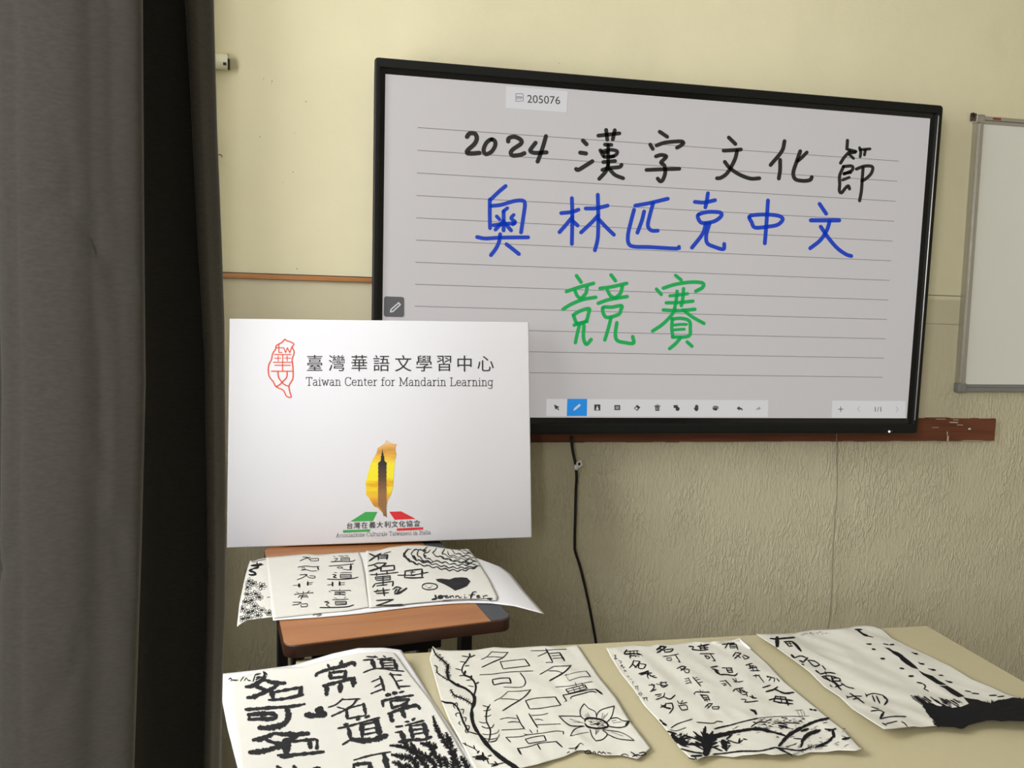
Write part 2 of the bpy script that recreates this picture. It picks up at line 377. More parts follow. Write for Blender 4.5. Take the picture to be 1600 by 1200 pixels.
# nail holes and filler patch in the upper wall
bm = bmesh.new()
for px, py, r in ((412, 123, .0012), (425, 127, .0015), (424, 131, .001), (406, 214, .0014), (478, 159, .0016), (460, 208, .001), (458, 269, .0014), (442, 285, .001), (464, 420, .0016), (874, 99, .0012)):
    c = on_y(px, py, YW-.0006); bmesh.ops.create_circle(bm, cap_ends=True, segments=8, radius=r, matrix=Matrix.Translation(c) @ Matrix.Rotation(math.pi/2, 4, 'X'))
face_camera(bm); finish('nail_holes', bm, mat('nail_hole', (.16, .13, .09), .9, noise_amt=.2), bpy.data.objects['wall_back'], kind='stuff')

# ------------------------------------------------------------------ interactive display
DW, DH = 1.651, .9284
tv = bpy.data.objects.new('interactive_display', None); col.objects.link(tv); tv.location = (DW/2, YW, ZO+DH/2)
tv['label'] = 'large black-framed wall display showing handwritten black, blue and green Chinese characters'; tv['category'] = 'screen'
def tvp(name, bm, m, smooth=False, parent=None, **kw):
    o = finish(name, bm, m, None, smooth, **kw)
    pr = parent or tv; o.parent = pr; o.matrix_parent_inverse = Matrix.Translation(-tv.location)
    if parent: o.matrix_parent_inverse = Matrix.Identity(4)
    return o
def ring(bm, o0, o1, i0, i1, yf, yi):
    # a rectangular frame: outer rect o0-o1 at yf, inner rect i0-i1 at yi, with rounded outer corners
    def rr(a, b, r, y, n=5):
        P = []
        for (cx, cz, a0) in ((b[0]-r, b[1]-r, 0), (a[0]+r, b[1]-r, 90), (a[0]+r, a[1]+r, 180), (b[0]-r, a[1]+r, 270)):
            for k in range(n): an = math.radians(a0+90*k/(n-1)); P.append(Vector((cx+r*math.cos(an), y, cz+r*math.sin(an))))
        return P
    loops = [rr(o0, o1, .010, .085), rr(o0, o1, .010, yf+.005), rr((o0[0]+.002, o0[1]+.002), (o1[0]-.002, o1[1]-.002), .009, yf+.001), rr((o0[0]+.005, o0[1]+.005), (o1[0]-.005, o1[1]-.005), .007, yf),
             rr((i0[0]-.001, i0[1]-.001), (i1[0]+.001, i1[1]+.001), .0012, yf), rr(i0, i1, .001, yf+.002), rr(i0, i1, .001, yi)]
    L = [[bm.verts.new(p) for p in l] for l in loops]
    for a, b in zip(L, L[1:]):
        n = len(a)
        for k in range(n): bm.faces.new((a[k], b[k], b[(k+1) % n], a[(k+1) % n]))
    bm.faces.new(L[0])
bm = bmesh.new()
ring(bm, (-.029, ZO-.047), (DW+.031, ZO+DH+.038), (-.0135, ZO-.0155), (DW+.0135, ZO+DH+.0135), -.016, .002)
bz = tvp('bezel', bm, M_bezel, True)
mdf = bz.modifiers.new('n', 'WEIGHTED_NORMAL')
bm = bmesh.new()   # inner black glass border
o = [(-.0135, ZO-.0155), (DW+.0135, ZO+DH+.0135)]; i = [(0, ZO), (DW, ZO+DH)]
O = [bm.verts.new((x, y, z)) for x, y, z in ((o[0][0], -.004, o[0][1]), (o[1][0], -.004, o[0][1]), (o[1][0], -.004, o[1][1]), (o[0][0], -.004, o[1][1]))]
I = [bm.verts.new((x, 0, z)) for x, z in ((i[0][0], i[0][1]), (i[1][0], i[0][1]), (i[1][0], i[1][1]), (i[0][0], i[1][1]))]
for k in range(4): bm.faces.new((O[k], O[(k+1) % 4], I[(k+1) % 4], I[k]))
tvp('inner_border', bm, M_gloss)
bm = bmesh.new(); box(bm, 0, DW, .0002, .02, ZO, ZO+DH); disp = tvp('display_panel', bm, M_disp)
def hs(px, py, lift=0): return on_y(px, py, -.0006-lift)
def sink(mt, colour, groups, cuts, chars, taper=1):
    """handwriting on the display, one part per character; cuts are the gaps between them"""
    global WK
    WK = 1.14; B = [bmesh.new() for _ in chars]
    for g in groups:
        for kind, wd, pts in parse(g[3], *g[:3]):
            mx = sum(p.x for p in pts)/len(pts); k = sum(mx > c for c in cuts); stroke(B[k], pts, wd, hs, taper=taper)
    WK = 1.0
    for bm, ch in zip(B, chars):
        face_camera(bm); tvp('written_character', bm, mt, label='handwritten %s %s' % (colour, ch))
pa = on_y(652.5, 199.3, 0); pb = on_y(1384, 589.5, 0); xr = on_y(1404, 253, 0).x
for k in range(12):
    z = pa.z + (pb.z-pa.z)*k/11
    bm = bmesh.new(); v = [bm.verts.new((x, -.0003, zz)) for x, zz in ((pa.x, z-.0009), (xr, z-.0009), (xr, z+.0009), (pa.x, z+.0009))]; bm.faces.new(v)
    face_camera(bm); tvp('ruled_line', bm, M_line)
CA = (700, 180, 4.444); CB = (1060, 180, 4.444); CC = (840, 400, 5.333)
sink(M_pk, 'black', [(*CA, """
28 132 150 150 127 185 128 200 158 185 198 138 242 132 262 165 266 218 262 ; 26 302 168 268 190 247 240 262 270 300 255 326 215 326 182 302 168 ;
27 418 182 422 160 462 150 506 172 506 198 450 238 436 262 450 280 500 276 530 264 ; 26 608 192 575 235 572 250 604 262 684 258 ; 26 680 146 662 210 642 270 622 322 ;
26 937 176 962 202 ; 26 918 260 958 266 ; 26 890 374 905 380 955 350 1002 320 ; 24 1044 142 1120 134 1190 126 ; 24 1098 102 1106 170 ; 24 1158 104 1144 168 ;
24 1090 204 1134 206 ; 24 1058 244 1078 282 ; 22 1070 252 1125 240 1174 250 1166 275 1130 290 ; 22 1085 290 1150 286; 20 1090 262 1108 258; 22 1112 208 1112 345 ; 24 1078 326 1160 318 ; 24 1072 380 1115 368 1190 360 1205 344;
24 1112 345 1096 390 1050 442 ; 24 1122 376 1160 415 1216 438 ; 24 1470 115 1522 150 ; 24 1404 204 1422 234 ; 24 1448 210 1500 192 1560 184 1620 182 1636 192 1618 210 1590 226;
24 1444 286 1480 276 1516 286 1492 314 1478 330 1502 350 1508 400 1492 448 1474 460 1456 440 ; 24 1378 380 1480 376 1606 372"""),
 (*CB, """24 350 155 396 200 ; 24 314 246 378 243 434 238 ; 24 408 248 390 312 342 398 296 434 268 438 ; 24 322 324 358 368 424 412 500 440 562 438 ;
24 737 180 718 250 640 346 ; 24 706 310 706 380 697 440 ; 22 892 258 855 296 828 318 ; 24 846 250 822 320 798 398 812 444 868 456 914 450 926 430 ;
20 1174 175 1170 235 ; 20 1184 240 1232 252 ; 20 1190 252 1152 292 1126 332 ; 18 1186 272 1216 300 ; 18 1200 262 1228 258; 18 1258 226 1266 258 1262 288; 18 1262 240 1330 234 ; 18 1298 244 1292 276 ;
20 1146 358 1120 420 1120 480 1118 526 1132 540 1158 508 1180 490 1188 512 ; 20 1146 356 1206 354 1204 384 1150 408 ; 18 1150 404 1196 398 ; 18 1186 432 1140 450;
20 1236 374 1290 354 1346 358 1340 402 1304 440 1274 456 ; 20 1282 366 1276 450 1270 530 1258 594""")], (763, 787, 828, 880, 985, 1090, 1190, 1290), ['digit 2', 'digit 0', 'second digit 2', 'digit 4']+['character '+c for c in '漢字文化節'])
sink(M_pb, 'blue', [(*CA, """
24 400 492 350 534 298 584 ; 24 290 586 290 690 292 784 ; 24 300 630 370 622 460 596 520 594 534 620 524 700 507 814 ; 22 412 645 384 668 ; 22 338 702 358 724 ; 22 456 692 438 716 468 742 450 758 ;
24 386 668 386 800 ; 24 316 764 385 756 462 750 ; 24 385 735 330 794 ; 24 388 742 438 800 ; 24 202 846 260 856 370 850 556 848 ; 24 362 826 354 880 330 930 298 972 ; 24 406 896 450 930 492 964 ;
24 786 680 860 672 906 656 ; 24 860 576 863 700 860 894 ; 24 864 706 820 760 774 812 ; 24 866 734 900 766 ; 24 956 648 1030 646 1108 628 ; 24 1040 552 1043 700 1040 850 1020 938 ; 24 1042 696 1000 742 924 814 ; 24 1046 722 1100 780 1152 830 ;
24 1300 628 1400 610 1526 580 ; 24 1292 656 1270 740 1250 830 1254 890 1290 912 1400 916 1590 926 1604 914; 24 1362 668 1345 735 1315 816 ; 24 1424 612 1400 700 1388 768 1412 800 1456 802"""),
 (*CB, """24 114 602 180 606 254 590 ; 24 205 542 196 600 187 640 ; 24 140 690 205 672 290 676 296 702 245 738 165 748 138 718 140 690 ; 24 190 752 168 824 94 920 ; 24 216 752 194 830 200 888 250 914 312 930 318 894 ;
24 492 708 520 694 620 690 700 700 724 724 690 760 620 774 532 780 508 742 492 708 ; 24 622 592 612 740 600 890 ; 24 980 616 1026 684 ; 26 920 730 1020 730 1116 730 ; 24 1050 738 1030 800 985 868 915 924 ; 24 988 774 1040 850 1100 920 1160 964 1200 978""")], (850, 965, 1070, 1150, 1240), ['character '+c for c in '奧林匹克中文'])
sink(M_pg, 'green', [(*CC, """
27 324 164 362 218 ; 27 240 296 340 262 466 228 ; 26 312 290 328 330 345 346 ; 27 412 262 402 310 366 352 ; 27 212 444 280 402 380 362 484 344 ; 27 298 492 350 460 428 438 424 480 400 545 330 560 300 500 ; 26 305 576 350 560 412 545 ; 26 352 562 332 640 315 722 ; 27 386 580 382 680 406 736 446 696 ;
27 612 158 648 206 ; 27 520 270 620 256 742 228 ; 26 582 286 606 330 640 350 ; 27 706 254 690 310 650 348 ; 27 505 394 600 362 746 338 ; 27 544 432 620 426 700 414 692 452 672 488 570 510 544 432 ; 26 612 512 590 600 560 700 ; 27 660 556 648 650 664 704 730 722 798 726 792 672 ;
26 1150 162 1196 200 ; 26 990 276 1030 320 ; 27 1048 268 1150 236 1280 218 1376 226 1374 262 1318 294 ; 24 1102 332 1180 325 1250 314 ; 26 1162 294 1156 360 1140 444 ; 26 1216 272 1210 350 1198 414 ; 26 1072 390 1180 388 1294 376 ; 27 1048 450 1170 456 1310 444 ;
26 1146 444 1110 500 1040 570 958 626 ; 26 1214 450 1290 508 1386 562 ; 26 1122 528 1118 600 1126 672 ; 26 1124 524 1200 520 1262 540 1272 600 1256 668 1124 676 ; 22 1140 576 1190 570 1240 570 ; 22 1140 616 1180 612 1222 610 ; 26 1192 680 1150 730 1100 772 ; 26 1246 716 1286 752""")], (1005,), ['character '+c for c in '競賽'])
# on-screen controls
def quad(bm, x0, y0, x1, y1, dx=0, dy=0, lift=0, r=0):
    P = [(x0, y0), (x1+dx*0, y0+dy), (x1, y1+dy*.3), (x0, y1)]
    bm.faces.new([bm.verts.new(hs(*p, lift)) for p in P])
for nm, P in zip(('code_label', 'toolbar', 'page_bar'), (((791, 134.5), (887, 142.5), (885.5, 175.5), (790, 168.5)), ((854, 623.3), (1200.5, 625.5), (1200, 651.5), (853.5, 650.2)), ((1300.5, 626), (1415.5, 626.8), (1414.5, 653.2), (1299.5, 652.6)))):
    bm = bmesh.new(); bm.faces.new([bm.verts.new(hs(*p, 0)) for p in P]); face_camera(bm); tvp(nm, bm, M_ui)
bm = bmesh.new(); bm.faces.new([bm.verts.new(hs(*p, .0004)) for p in ((886.5, 623.2), (917.5, 623.2), (917, 650), (885.5, 650))]); face_camera(bm); tvp('selected_tool_tile', bm, M_uic)
T5 = (840, 600, 4)
def hs2(px, py, lift=0): return hs(px, py, .0008)
def hs3(px, py, lift=0): return hs(px, py, .0012)
def icon(name, spec, pale='', mt=None, T=T5):
    bm = bmesh.new(); marks(bm, *T, spec, hs2 if mt is not M_ui else hs3, taper=1); face_camera(bm); o = tvp(name, bm, mt or M_uig)
    if pale:
        bm = bmesh.new(); marks(bm, *T, pale, hs3, taper=1); face_camera(bm); tvp('detail', bm, M_ui)
T6 = (1200, 560, 4); T7 = (580, 80, 4.444)
icon('arrow_icon', "f 102 128 138 144 124 149 136 160 130 164 118 153 112 162")
icon('text_icon', "f 354 128 392 128 392 166 354 166", "f 364 162 373 134 383 162")
icon('image_icon', "f 480 132 516 132 516 163 480 163", "l 2.5 488 142 508 142 ; l 2.5 488 148 508 148; l 2.5 488 154 508 154")
icon('eraser_icon', "f 602 152 622 130 642 146 622 168", "f 609 152 617 144 627 153 619 161")
icon('bin_icon', "f 734 140 762 140 760 168 736 168 ; l 5 730 137 766 137 ; l 4 742 131 754 131", "l 2.5 742 146 743 162; l 2.5 753 146 752 162")
icon('shapes_icon', "f 850 132 876 132 876 150 850 150; f 862 156 866 146 876 142 886 148 888 158 880 168 870 168 863 163")
icon('hand_icon', "f 976 150 984 146 984 134 990 132 992 128 998 132 1004 134 1005 158 1000 168 990 170 982 164")
icon('palette_icon', "f 1092 150 1100 138 1118 136 1131 144 1131 154 1122 158 1124 164 1108 166 1096 160", "l 4 1100 148 1104 148; l 4 1112 144 1116 144; l 4 1122 150 1126 150")
icon('undo_icon', "f 1244 152 1262 138 1262 146 1278 152 1283 168 1272 160 1262 158 1262 166")
icon('redo_icon', "f 1364 164 1368 154 1380 148 1380 140 1396 152 1380 164 1380 157", '', M_uil)
icon('plus_icon', "l 4 440 317 470 317 ; l 4 455 302 455 333", '', None, T6)
icon('previous_icon', "l 3 573 303 560 317 573 332", '', M_uil, T6); icon('next_icon', "l 3 800 303 814 319 800 334", '', M_uil, T6)
icon('pen_icon', "l 13 234 156 262 132 ; l 8 228 162 236 154", '', M_ui)
icon('pencil_icon', "l 2 31 43.5 43 33 ; l 2 31 43.5 30 47.5 34 46.5 45.5 36 42.5 33", '', M_ui, (580, 440, 1))
icon('picture_icon', "l 3 1004 296 1054 296 1056 346 1004 348 1004 296 ; l 3 1012 320 1012 332 1022 332 1022 324 1034 324 1034 334 1048 322 ; l 4 1010 316 1046 318", '', None, T7)
bm = bmesh.new(); glyphs(bm, '1/1', hs2, 1372, 639.5, 11); face_camera(bm); tvp('page_number', bm, M_uig)
bm = bmesh.new(); glyphs(bm, '205076', hs2, 849.5, 155.6, 17.5, 1.0, .05); face_camera(bm); tvp('code_number', bm, M_uig)
bm = bmesh.new(); fill(bm, [Vector(p) for p in ((600, 466), (602, 463), (629, 464), (631.5, 466.5), (631.5, 493), (629, 495.5), (602, 495), (599.5, 492))], hs2, 50); face_camera(bm); tvp('pen_button', bm, M_uip)
# status lamps in the lower bezel and an added silvery strip imitating the highlight on the right bevel
bm = bmesh.new(); c = on_y(1389.5, 674.3, -.017); bmesh.ops.create_uvsphere(bm, u_segments=12, v_segments=8, radius=.0032, matrix=Matrix.Translation(c)); tvp('status_lamp', bm, mat('lamp_white', (.8, .8, .8), .3, emit=(1, 1, 1), es=1.4), True)
bm = bmesh.new(); c = on_y(1394, 674, -.017); bmesh.ops.create_uvsphere(bm, u_segments=12, v_segments=8, radius=.0035, matrix=Matrix.Translation(c)); tvp('sensor_window', bm, M_gloss, True)
bm = bmesh.new(); box(bm, DW+.0142, DW+.0172, -.0175, -.015, ZO-.004, ZO+DH+.006, .0008); tvp('bevel_highlight', bm, M_alu, True)
bm = bmesh.new(); box(bm, .5, 1.2, .03, YW, ZO+.2, ZO+.8); tvp('wall_bracket', bm, M_steel)

# ------------------------------------------------------------------ whiteboard on the right
wb = bpy.data.objects.new('whiteboard', None); col.objects.link(wb); wb.location = (1.88, YW, ZO+.06)
wb['label'] = 'aluminium-framed whiteboard hanging at the right edge, cut by the frame'; wb['category'] = 'whiteboard'
WA = math.radians(-.9); px0 = Vector((1.885+.012, YW-.02, ZO+.082))
def wt(v): # local x along, z up, y depth from wall (positive towards the room)
    c, s = math.cos(WA), math.sin(WA)
    return Vector((px0.x + v.x*c + v.z*s, YW - v.y, px0.z - v.x*s*.35 + v.z*c))
def wpart(name, m, boxes, bev=.002, smooth=False, **kw):
    bm = bmesh.new()
    for b in boxes: box(bm, *b, bev, wt)
    o = finish(name, bm, m, None, smooth, **kw); o.parent = wb; o.matrix_parent_inverse = Matrix.Translation(-wb.location); return o
wpart('writing_surface', M_wbd, [(.015, 1.2, .005, .014, .015, .875)], 0)
wpart('frame', M_alu, [(0, .009, 0, .020, .02, .87), (.009, .018, 0, .024, .02, .87), (.018, .026, 0, .019, .02, .87)], .0015)
wpart('frame', M_alud, [(.02, 1.2, 0, .022, -.003, .010), (.02, 1.2, 0, .017, .010, .021)], .0015)
wpart('frame', M_alu, [(.02, 1.2, 0, .022, .878, .889), (.02, 1.2, 0, .017, .866, .878)], .0015)
wpart('corner_cap', M_alud, [(-.004, .028, 0, .026, -.006, .026)], .006, label='dark grey plastic corner cap')
wpart('corner_cap', M_alu, [(-.004, .026, 0, .026, .866, .894)], .006)
wpart('hook', mat('rusty_hook', (.06, .03, .02), .6, noise_amt=.2), [(-.014, 0, .004, .016, .886, .898), (-.014, -.009, .004, .016, .875, .9)], .001)
wpart('maker_sticker', mat('red_sticker', (.25, .05, .035), .5, noise_amt=.2), [(.055, .085, .02, .0225, .880, .887)], 0)

# ------------------------------------------------------------------ cords, fittings on the wall
def cord(name, pts, Y, r, m, label, cat):
    bm = bmesh.new(); P = [on_y(a, b, Y if not isinstance(Y, list) else Y[i]) for i, (a, b) in enumerate(pts)]
    tube(bm, catmull(P, .012), r, 8); o = finish(name, bm, m, None, True); o['label'] = label; o['category'] = cat; return o
pc = cord('power_cord', [(892.5, 682), (893, 688), (895, 705), (899, 724), (901, 745), (900, 765), (899, 800), (898, 850), (899, 862), (906, 884), (915, 920), (923, 958), (931, 1003), (936, 1040), (930, 1120), (915, 1200)],
          [.05, .052, .058, .06, .062, .07, .07, .07, .07, .07, .07, .07, .07, .07, .07, .07], .0045, M_cord, 'black power cord hanging from the display down behind the cream table', 'cord')
bm = bmesh.new(); a = on_y(899.5, 730, .055)
tube(bm, [a+Vector((-.001, 0, .008)), a+Vector((.001, 0, -.008))], .0062, 10)
tg = finish('tag_wrap', bm, M_tag, pc, True, label='white paper tag wrapped on the cord')
bm = bmesh.new(); bm.faces.new([bm.verts.new(on_y(*p, .045)) for p in ((900, 723), (908, 719.5), (910.5, 727), (903, 731.5))]); face_camera(bm); fl = finish('tag_flag', bm, M_tag, pc)
bm = bmesh.new(); bm.faces.new([bm.verts.new(on_y(*p, .0445)) for p in ((902.5, 724), (906.5, 722), (907.5, 726), (904, 728))]); face_camera(bm); finish('tag_mark', bm, M_dark, fl)
cord('hanging_wire', [(1306, 655), (1307, 680), (1308, 740), (1307.5, 775), (1305, 800), (1303, 830), (1301, 870), (1300, 905), (1298, 945), (1293, 985), (1280, 1040), (1270, 1100)], YW-.016, .0016, M_string, 'thin tan wire running down the wall below the right half of the display', 'wire')
# ivory conduit end behind the curtain
cd = bpy.data.objects.new('conduit', None); col.objects.link(cd); e = on_y(359, 97, YW-.02); cd.location = e
cd['label'] = 'short ivory plastic conduit sticking out past the curtain near the ceiling side'; cd['category'] = 'conduit'
bm = bmesh.new(); tube(bm, [(-.45, 0, 0), (-.02, 0, 0), (-.003, 0, 0)], [.0205, .0205, .0205], 24, cap=False)
tube(bm, [(-.003, 0, 0), (-.003, 0, 0), (-.03, 0, 0)], [.0205, .0175, .0175], 24, cap=False)
o = finish('sleeve', bm, M_cream, cd, True)
bm = bmesh.new(); bmesh.ops.create_circle(bm, cap_ends=True, segments=20, radius=.0175, matrix=Matrix.Translation((-.012, 0, 0)) @ Matrix.Rotation(math.pi/2, 4, 'Y')); finish('opening', bm, M_dark, cd)
bm = bmesh.new(); box(bm, -.014, -.006, -.0195, -.017, -.014, -.007); box(bm, -.004, .001, -.012, -.003, -.022, .006, .001); finish('catch', bm, M_dark, cd)
hk = on_y(343, 243, YW-.005); bm = bmesh.new()
tube(bm, catmull([hk+Vector((-.02, -.002, 0)), hk+Vector((0, -.006, .001)), hk+Vector((.006, -.010, 0)), hk+Vector((.009, -.012, -.006))], .002), .0012, 6)
o = finish('wall_hook', bm, mat('rust', (.09, .045, .03), .7, noise_amt=.3), None, True); o['label'] = 'tiny rusty hook in the wall beside the curtain edge'; o['category'] = 'hook'

# ------------------------------------------------------------------ curtain
def curtain():
    # plan path (x, y); the bunched folds hang out from the window side into the room
    path = [(-.93, -1.42), (-.86, -1.30), (-.78, -1.36), (-.70, -1.24), (-.62, -1.22), (-.545, -1.185), (-.500, -1.17), (-.476, -1.150), (-.466, -1.162), (-.43, -1.178), (-.385, -1.175), (-.360, -1.158), (-.338, -1.150),
            (-.322, -1.140), (-.322, -1.120), (-.345, -1.085), (-.385, -1.040), (-.400, -.985), (-.378, -.905), (-.335, -.872), (-.292, -.858), (-.284, -.880), (-.297, -.925), (-.3015, -.938),
            (-.297, -.947), (-.288, -.945), (-.272, -.925), (-.261, -.912), (-.259, -.903), (-.270, -.880), (-.31, -.85)]
    K = .62                                     # the bunch hangs this close to the viewer
    path = [(-.99, -1.50), (-.93, -1.43), (-.87, -1.50), (-.80, -1.45), (-.73, -1.52), (-.66, -1.50)] + [(CP.x+(a-CP.x)*K, CP.y+(b-CP.y)*K) for a, b in path[4:]]
    C = catmull([Vector((a, b, 0)) for a, b in path], .004)
    Q = [C[0]]
    for p in C[1:]:
        if (p-Q[-1]).length > .0015: Q.append(p)
    n = len(Q); bm = bmesh.new(); rows = 300
    zt, zb = ZO+1.84, .06  # hem lowered almost to the floor to block light from the rear window
    s = [0]
    for a, b in zip(Q, Q[1:]): s.append(s[-1]+(b-a).length)
    def near(x, y):
        x, y = CP.x+(x-CP.x)*K, CP.y+(y-CP.y)*K
        return min(range(n), key=lambda i: (Q[i].x-x)**2+(Q[i].y-y)**2)
    ia, ib, ic = near(-.322, -1.130), near(-.3015, -.938), near(-.259, -.903)
    def tgt(tab, y):
        if y <= tab[0][0]: return tab[0][1]
        for (y0, v0), (y1, v1) in zip(tab, tab[1:]):
            if y <= y1: return v0+(v1-v0)*(y-y0)/(y1-y0)
        return tab[-1][1]
    TA = [(0, 221), (300, 223), (600, 226), (850, 220), (1200, 209)]; TB = [(0, 292), (150, 300), (400, 312), (560, 321), (900, 326), (1200, 320)]
    TC = [(0, 333), (200, 338), (380, 345), (500, 349), (800, 352), (950, 350), (1150, 343), (1200, 342)]
    creases = [  # (px,py) polylines where the cloth is pinched
        ([(96, 215), (108, 250), (120, 285)], 4.5, .006), ([(107, 285), (106, 315), (120, 340), (155, 395), (205, 450)], 5, .008), ([(107, 313), (75, 325), (40, 350)], 6, .006), ([(120, 290), (150, 290)], 4, .004),
        ([(125, 1005), (110, 1060), (75, 1110), (60, 1130)], 5, .007), ([(80, 850), (85, 910)], 4, -.004), ([(23, 840), (10, 880), (0, 900)], 6, .006), ([(325, 890), (290, 930), (225, 1030)], 5, .005), ([(178, 800), (192, 900), (197, 930), (205, 945)], 5, .006), ([(145, 700), (175, 810)], 8, -.004),
        ([(22, 0), (24, 300), (28, 600), (30, 800), (34, 1200)], 4, .005), ([(155, 0), (158, 300), (175, 400)], 7, -.006), ([(155, 400), (172, 560), (178, 800)], 7, -.006), ([(328, 795), (350, 800)], 4, .003), ([(260, 0), (262, 600), (275, 1200)], 14, -.005)]
    def proj(P):
        d = P-CP; f = d.dot(FW); return (800+FPX*d.dot(RT)/f, 600-FPX*d.dot(UP)/f)
    def segd(p, a, b):
        ax, ay = a; bx, by = b; L2 = (bx-ax)**2+(by-ay)**2; t = max(0, min(1, ((p[0]-ax)*(bx-ax)+(p[1]-ay)*(by-ay))/L2)); return math.hypot(p[0]-ax-t*(bx-ax), p[1]-ay-t*(by-ay))
    grid = []
    for j in range(rows+1):
        z = zt + (zb-zt)*j/rows; row = []
        t = (z-ZO); sh = []
        for ii, tab in ((ia, TA), (ib, TB), (ic, TC)):
            P0 = Vector((Q[ii].x, Q[ii].y, max(min(z, ZO+.62), ZO-.3))); q = proj(P0); sh.append((tgt(tab, q[1])-q[0])*(P0-CP).dot(FW)/FPX)
        for i, p in enumerate(Q):
            u = s[i]/s[-1]
            nn = (Q[min(i+1, n-1)]-Q[max(i-1, 0)]).normalized(); nn = Vector((nn.y, -nn.x, 0))
            off = .010*noise.noise(Vector((s[i]*6, z*.9, 1))) + .004*noise.noise(Vector((s[i]*16, z*3, 5)))
            if i <= ia: dx = sh[0]*min(1, s[i]/s[ia]*1.3)
            elif i <= ib: dx = sh[0]+(sh[1]-sh[0])*(i-ia)/(ib-ia)
            elif i <= ic: dx = sh[1]+(sh[2]-sh[1])*(i-ib)/(ic-ib)
            else: dx = sh[2]
            off *= .36
            P = Vector((p.x+dx, p.y, z)) + nn*off*(1 if i < ia-20 else .15)
            if -1 < t < 1.3:
                q = proj(P)
                if -60 < q[0] < 370 and nn.dot(CP-P) > 0:
                    for pl, wd, dp in creases:
                        if not (min(a[1] for a in pl)-30 < q[1] < max(a[1] for a in pl)+30): continue
                        d = min(segd(q, a, b) for a, b in zip(pl, pl[1:]))
                        wd *= 1.3
                        if d < wd*3: P -= nn*dp*.42*math.exp(-(d/wd)**2)
            row.append(bm.verts.new(P))
        grid.append(row)
    for a, b in zip(grid, grid[1:]):
        for k in range(n-1): bm.faces.new((a[k], a[k+1], b[k+1], b[k]))
    m = bpy.data.materials.new('taupe_velour'); m.use_nodes = True; nt = m.node_tree; N = nt.nodes; L = nt.links; b = N['Principled BSDF']
    b.inputs['Roughness'].default_value = .95; b.inputs['Specular IOR Level'].default_value = .1
    b.inputs['Sheen Weight'].default_value = .25; b.inputs['Sheen Roughness'].default_value = .5
    tc = N.new('ShaderNodeTexCoord'); mp = N.new('ShaderNodeMapping'); mp.inputs['Scale'].default_value = (160, 160, 420); L.new(tc.outputs['Object'], mp.inputs[0])
    n1 = N.new('ShaderNodeTexNoise'); n1.inputs['Scale'].default_value = 1; n1.inputs['Detail'].default_value = 4; L.new(mp.outputs[0], n1.inputs[0])
    cr = N.new('ShaderNodeValToRGB'); cr.color_ramp.elements[0].color = (.064, .059, .050, 1); cr.color_ramp.elements[1].color = (.079, .073, .062, 1); cr.color_ramp.elements[0].position = .3; cr.color_ramp.elements[1].position = .7
    L.new(n1.outputs['Fac'], cr.inputs[0]); L.new(cr.outputs[0], b.inputs['Base Color'])
    o = finish('curtain', bm, m, None, True); o['label'] = 'dark taupe curtain bunched in folds at the left, its drop lengthened to block light'; o['category'] = 'curtain'
    sd = o.modifiers.new('thick', 'SOLIDIFY'); sd.thickness = .0025; sd.offset = 0
curtain()
bm = bmesh.new(); box(bm, XW+.02, -.2, -1.45, -.82, ZO+1.84, ZO+1.90); o = finish('curtain_track', bm, M_frame); o['label'] = 'white curtain track box under the ceiling above the curtain'; o['category'] = 'curtain track'

# ------------------------------------------------------------------ cream table
ZT = ZO-.3475
tb = bpy.data.objects.new('table', None); col.objects.link(tb); tb.location = (.498, -1.15, 0)
tb['label'] = 'cream laminate table in the foreground with four painted sheets on it'; tb['category'] = 'table'
def part(name, bm, m, root, smooth=False, **kw):
    o = finish(name, bm, m, None, smooth, **kw); o.parent = root; o.matrix_parent_inverse = Matrix.Translation(-root.location); return o
bm = bmesh.new(); box(bm, -.167, 1.162, -1.55, -.75, ZT-.024, ZT, .0035); part('tabletop', bm, M_table, tb)
bm = bmesh.new()
for a in ((-.10, 1.10, -.82, -.79), (-.10, 1.10, -1.51, -1.48), (-.10, -.07, -1.51, -.79), (1.07, 1.10, -1.51, -.79)): box(bm, *a, ZT-.064, ZT-.0245, .002)
part('apron_frame', bm, M_steel, tb)
for x in (-.085, 1.085):
    for y in (-1.495, -.805):
        bm = bmesh.new(); tube(bm, [(x, y, .012), (x, y, ZT-.026)], .016, 14); lg = part('leg', bm, M_steel, tb, True)
        bm = bmesh.new(); tube(bm, [(x, y, 0), (x, y, .02)], .019, 14); f = finish('foot_cap', bm, M_gloss, lg, True)

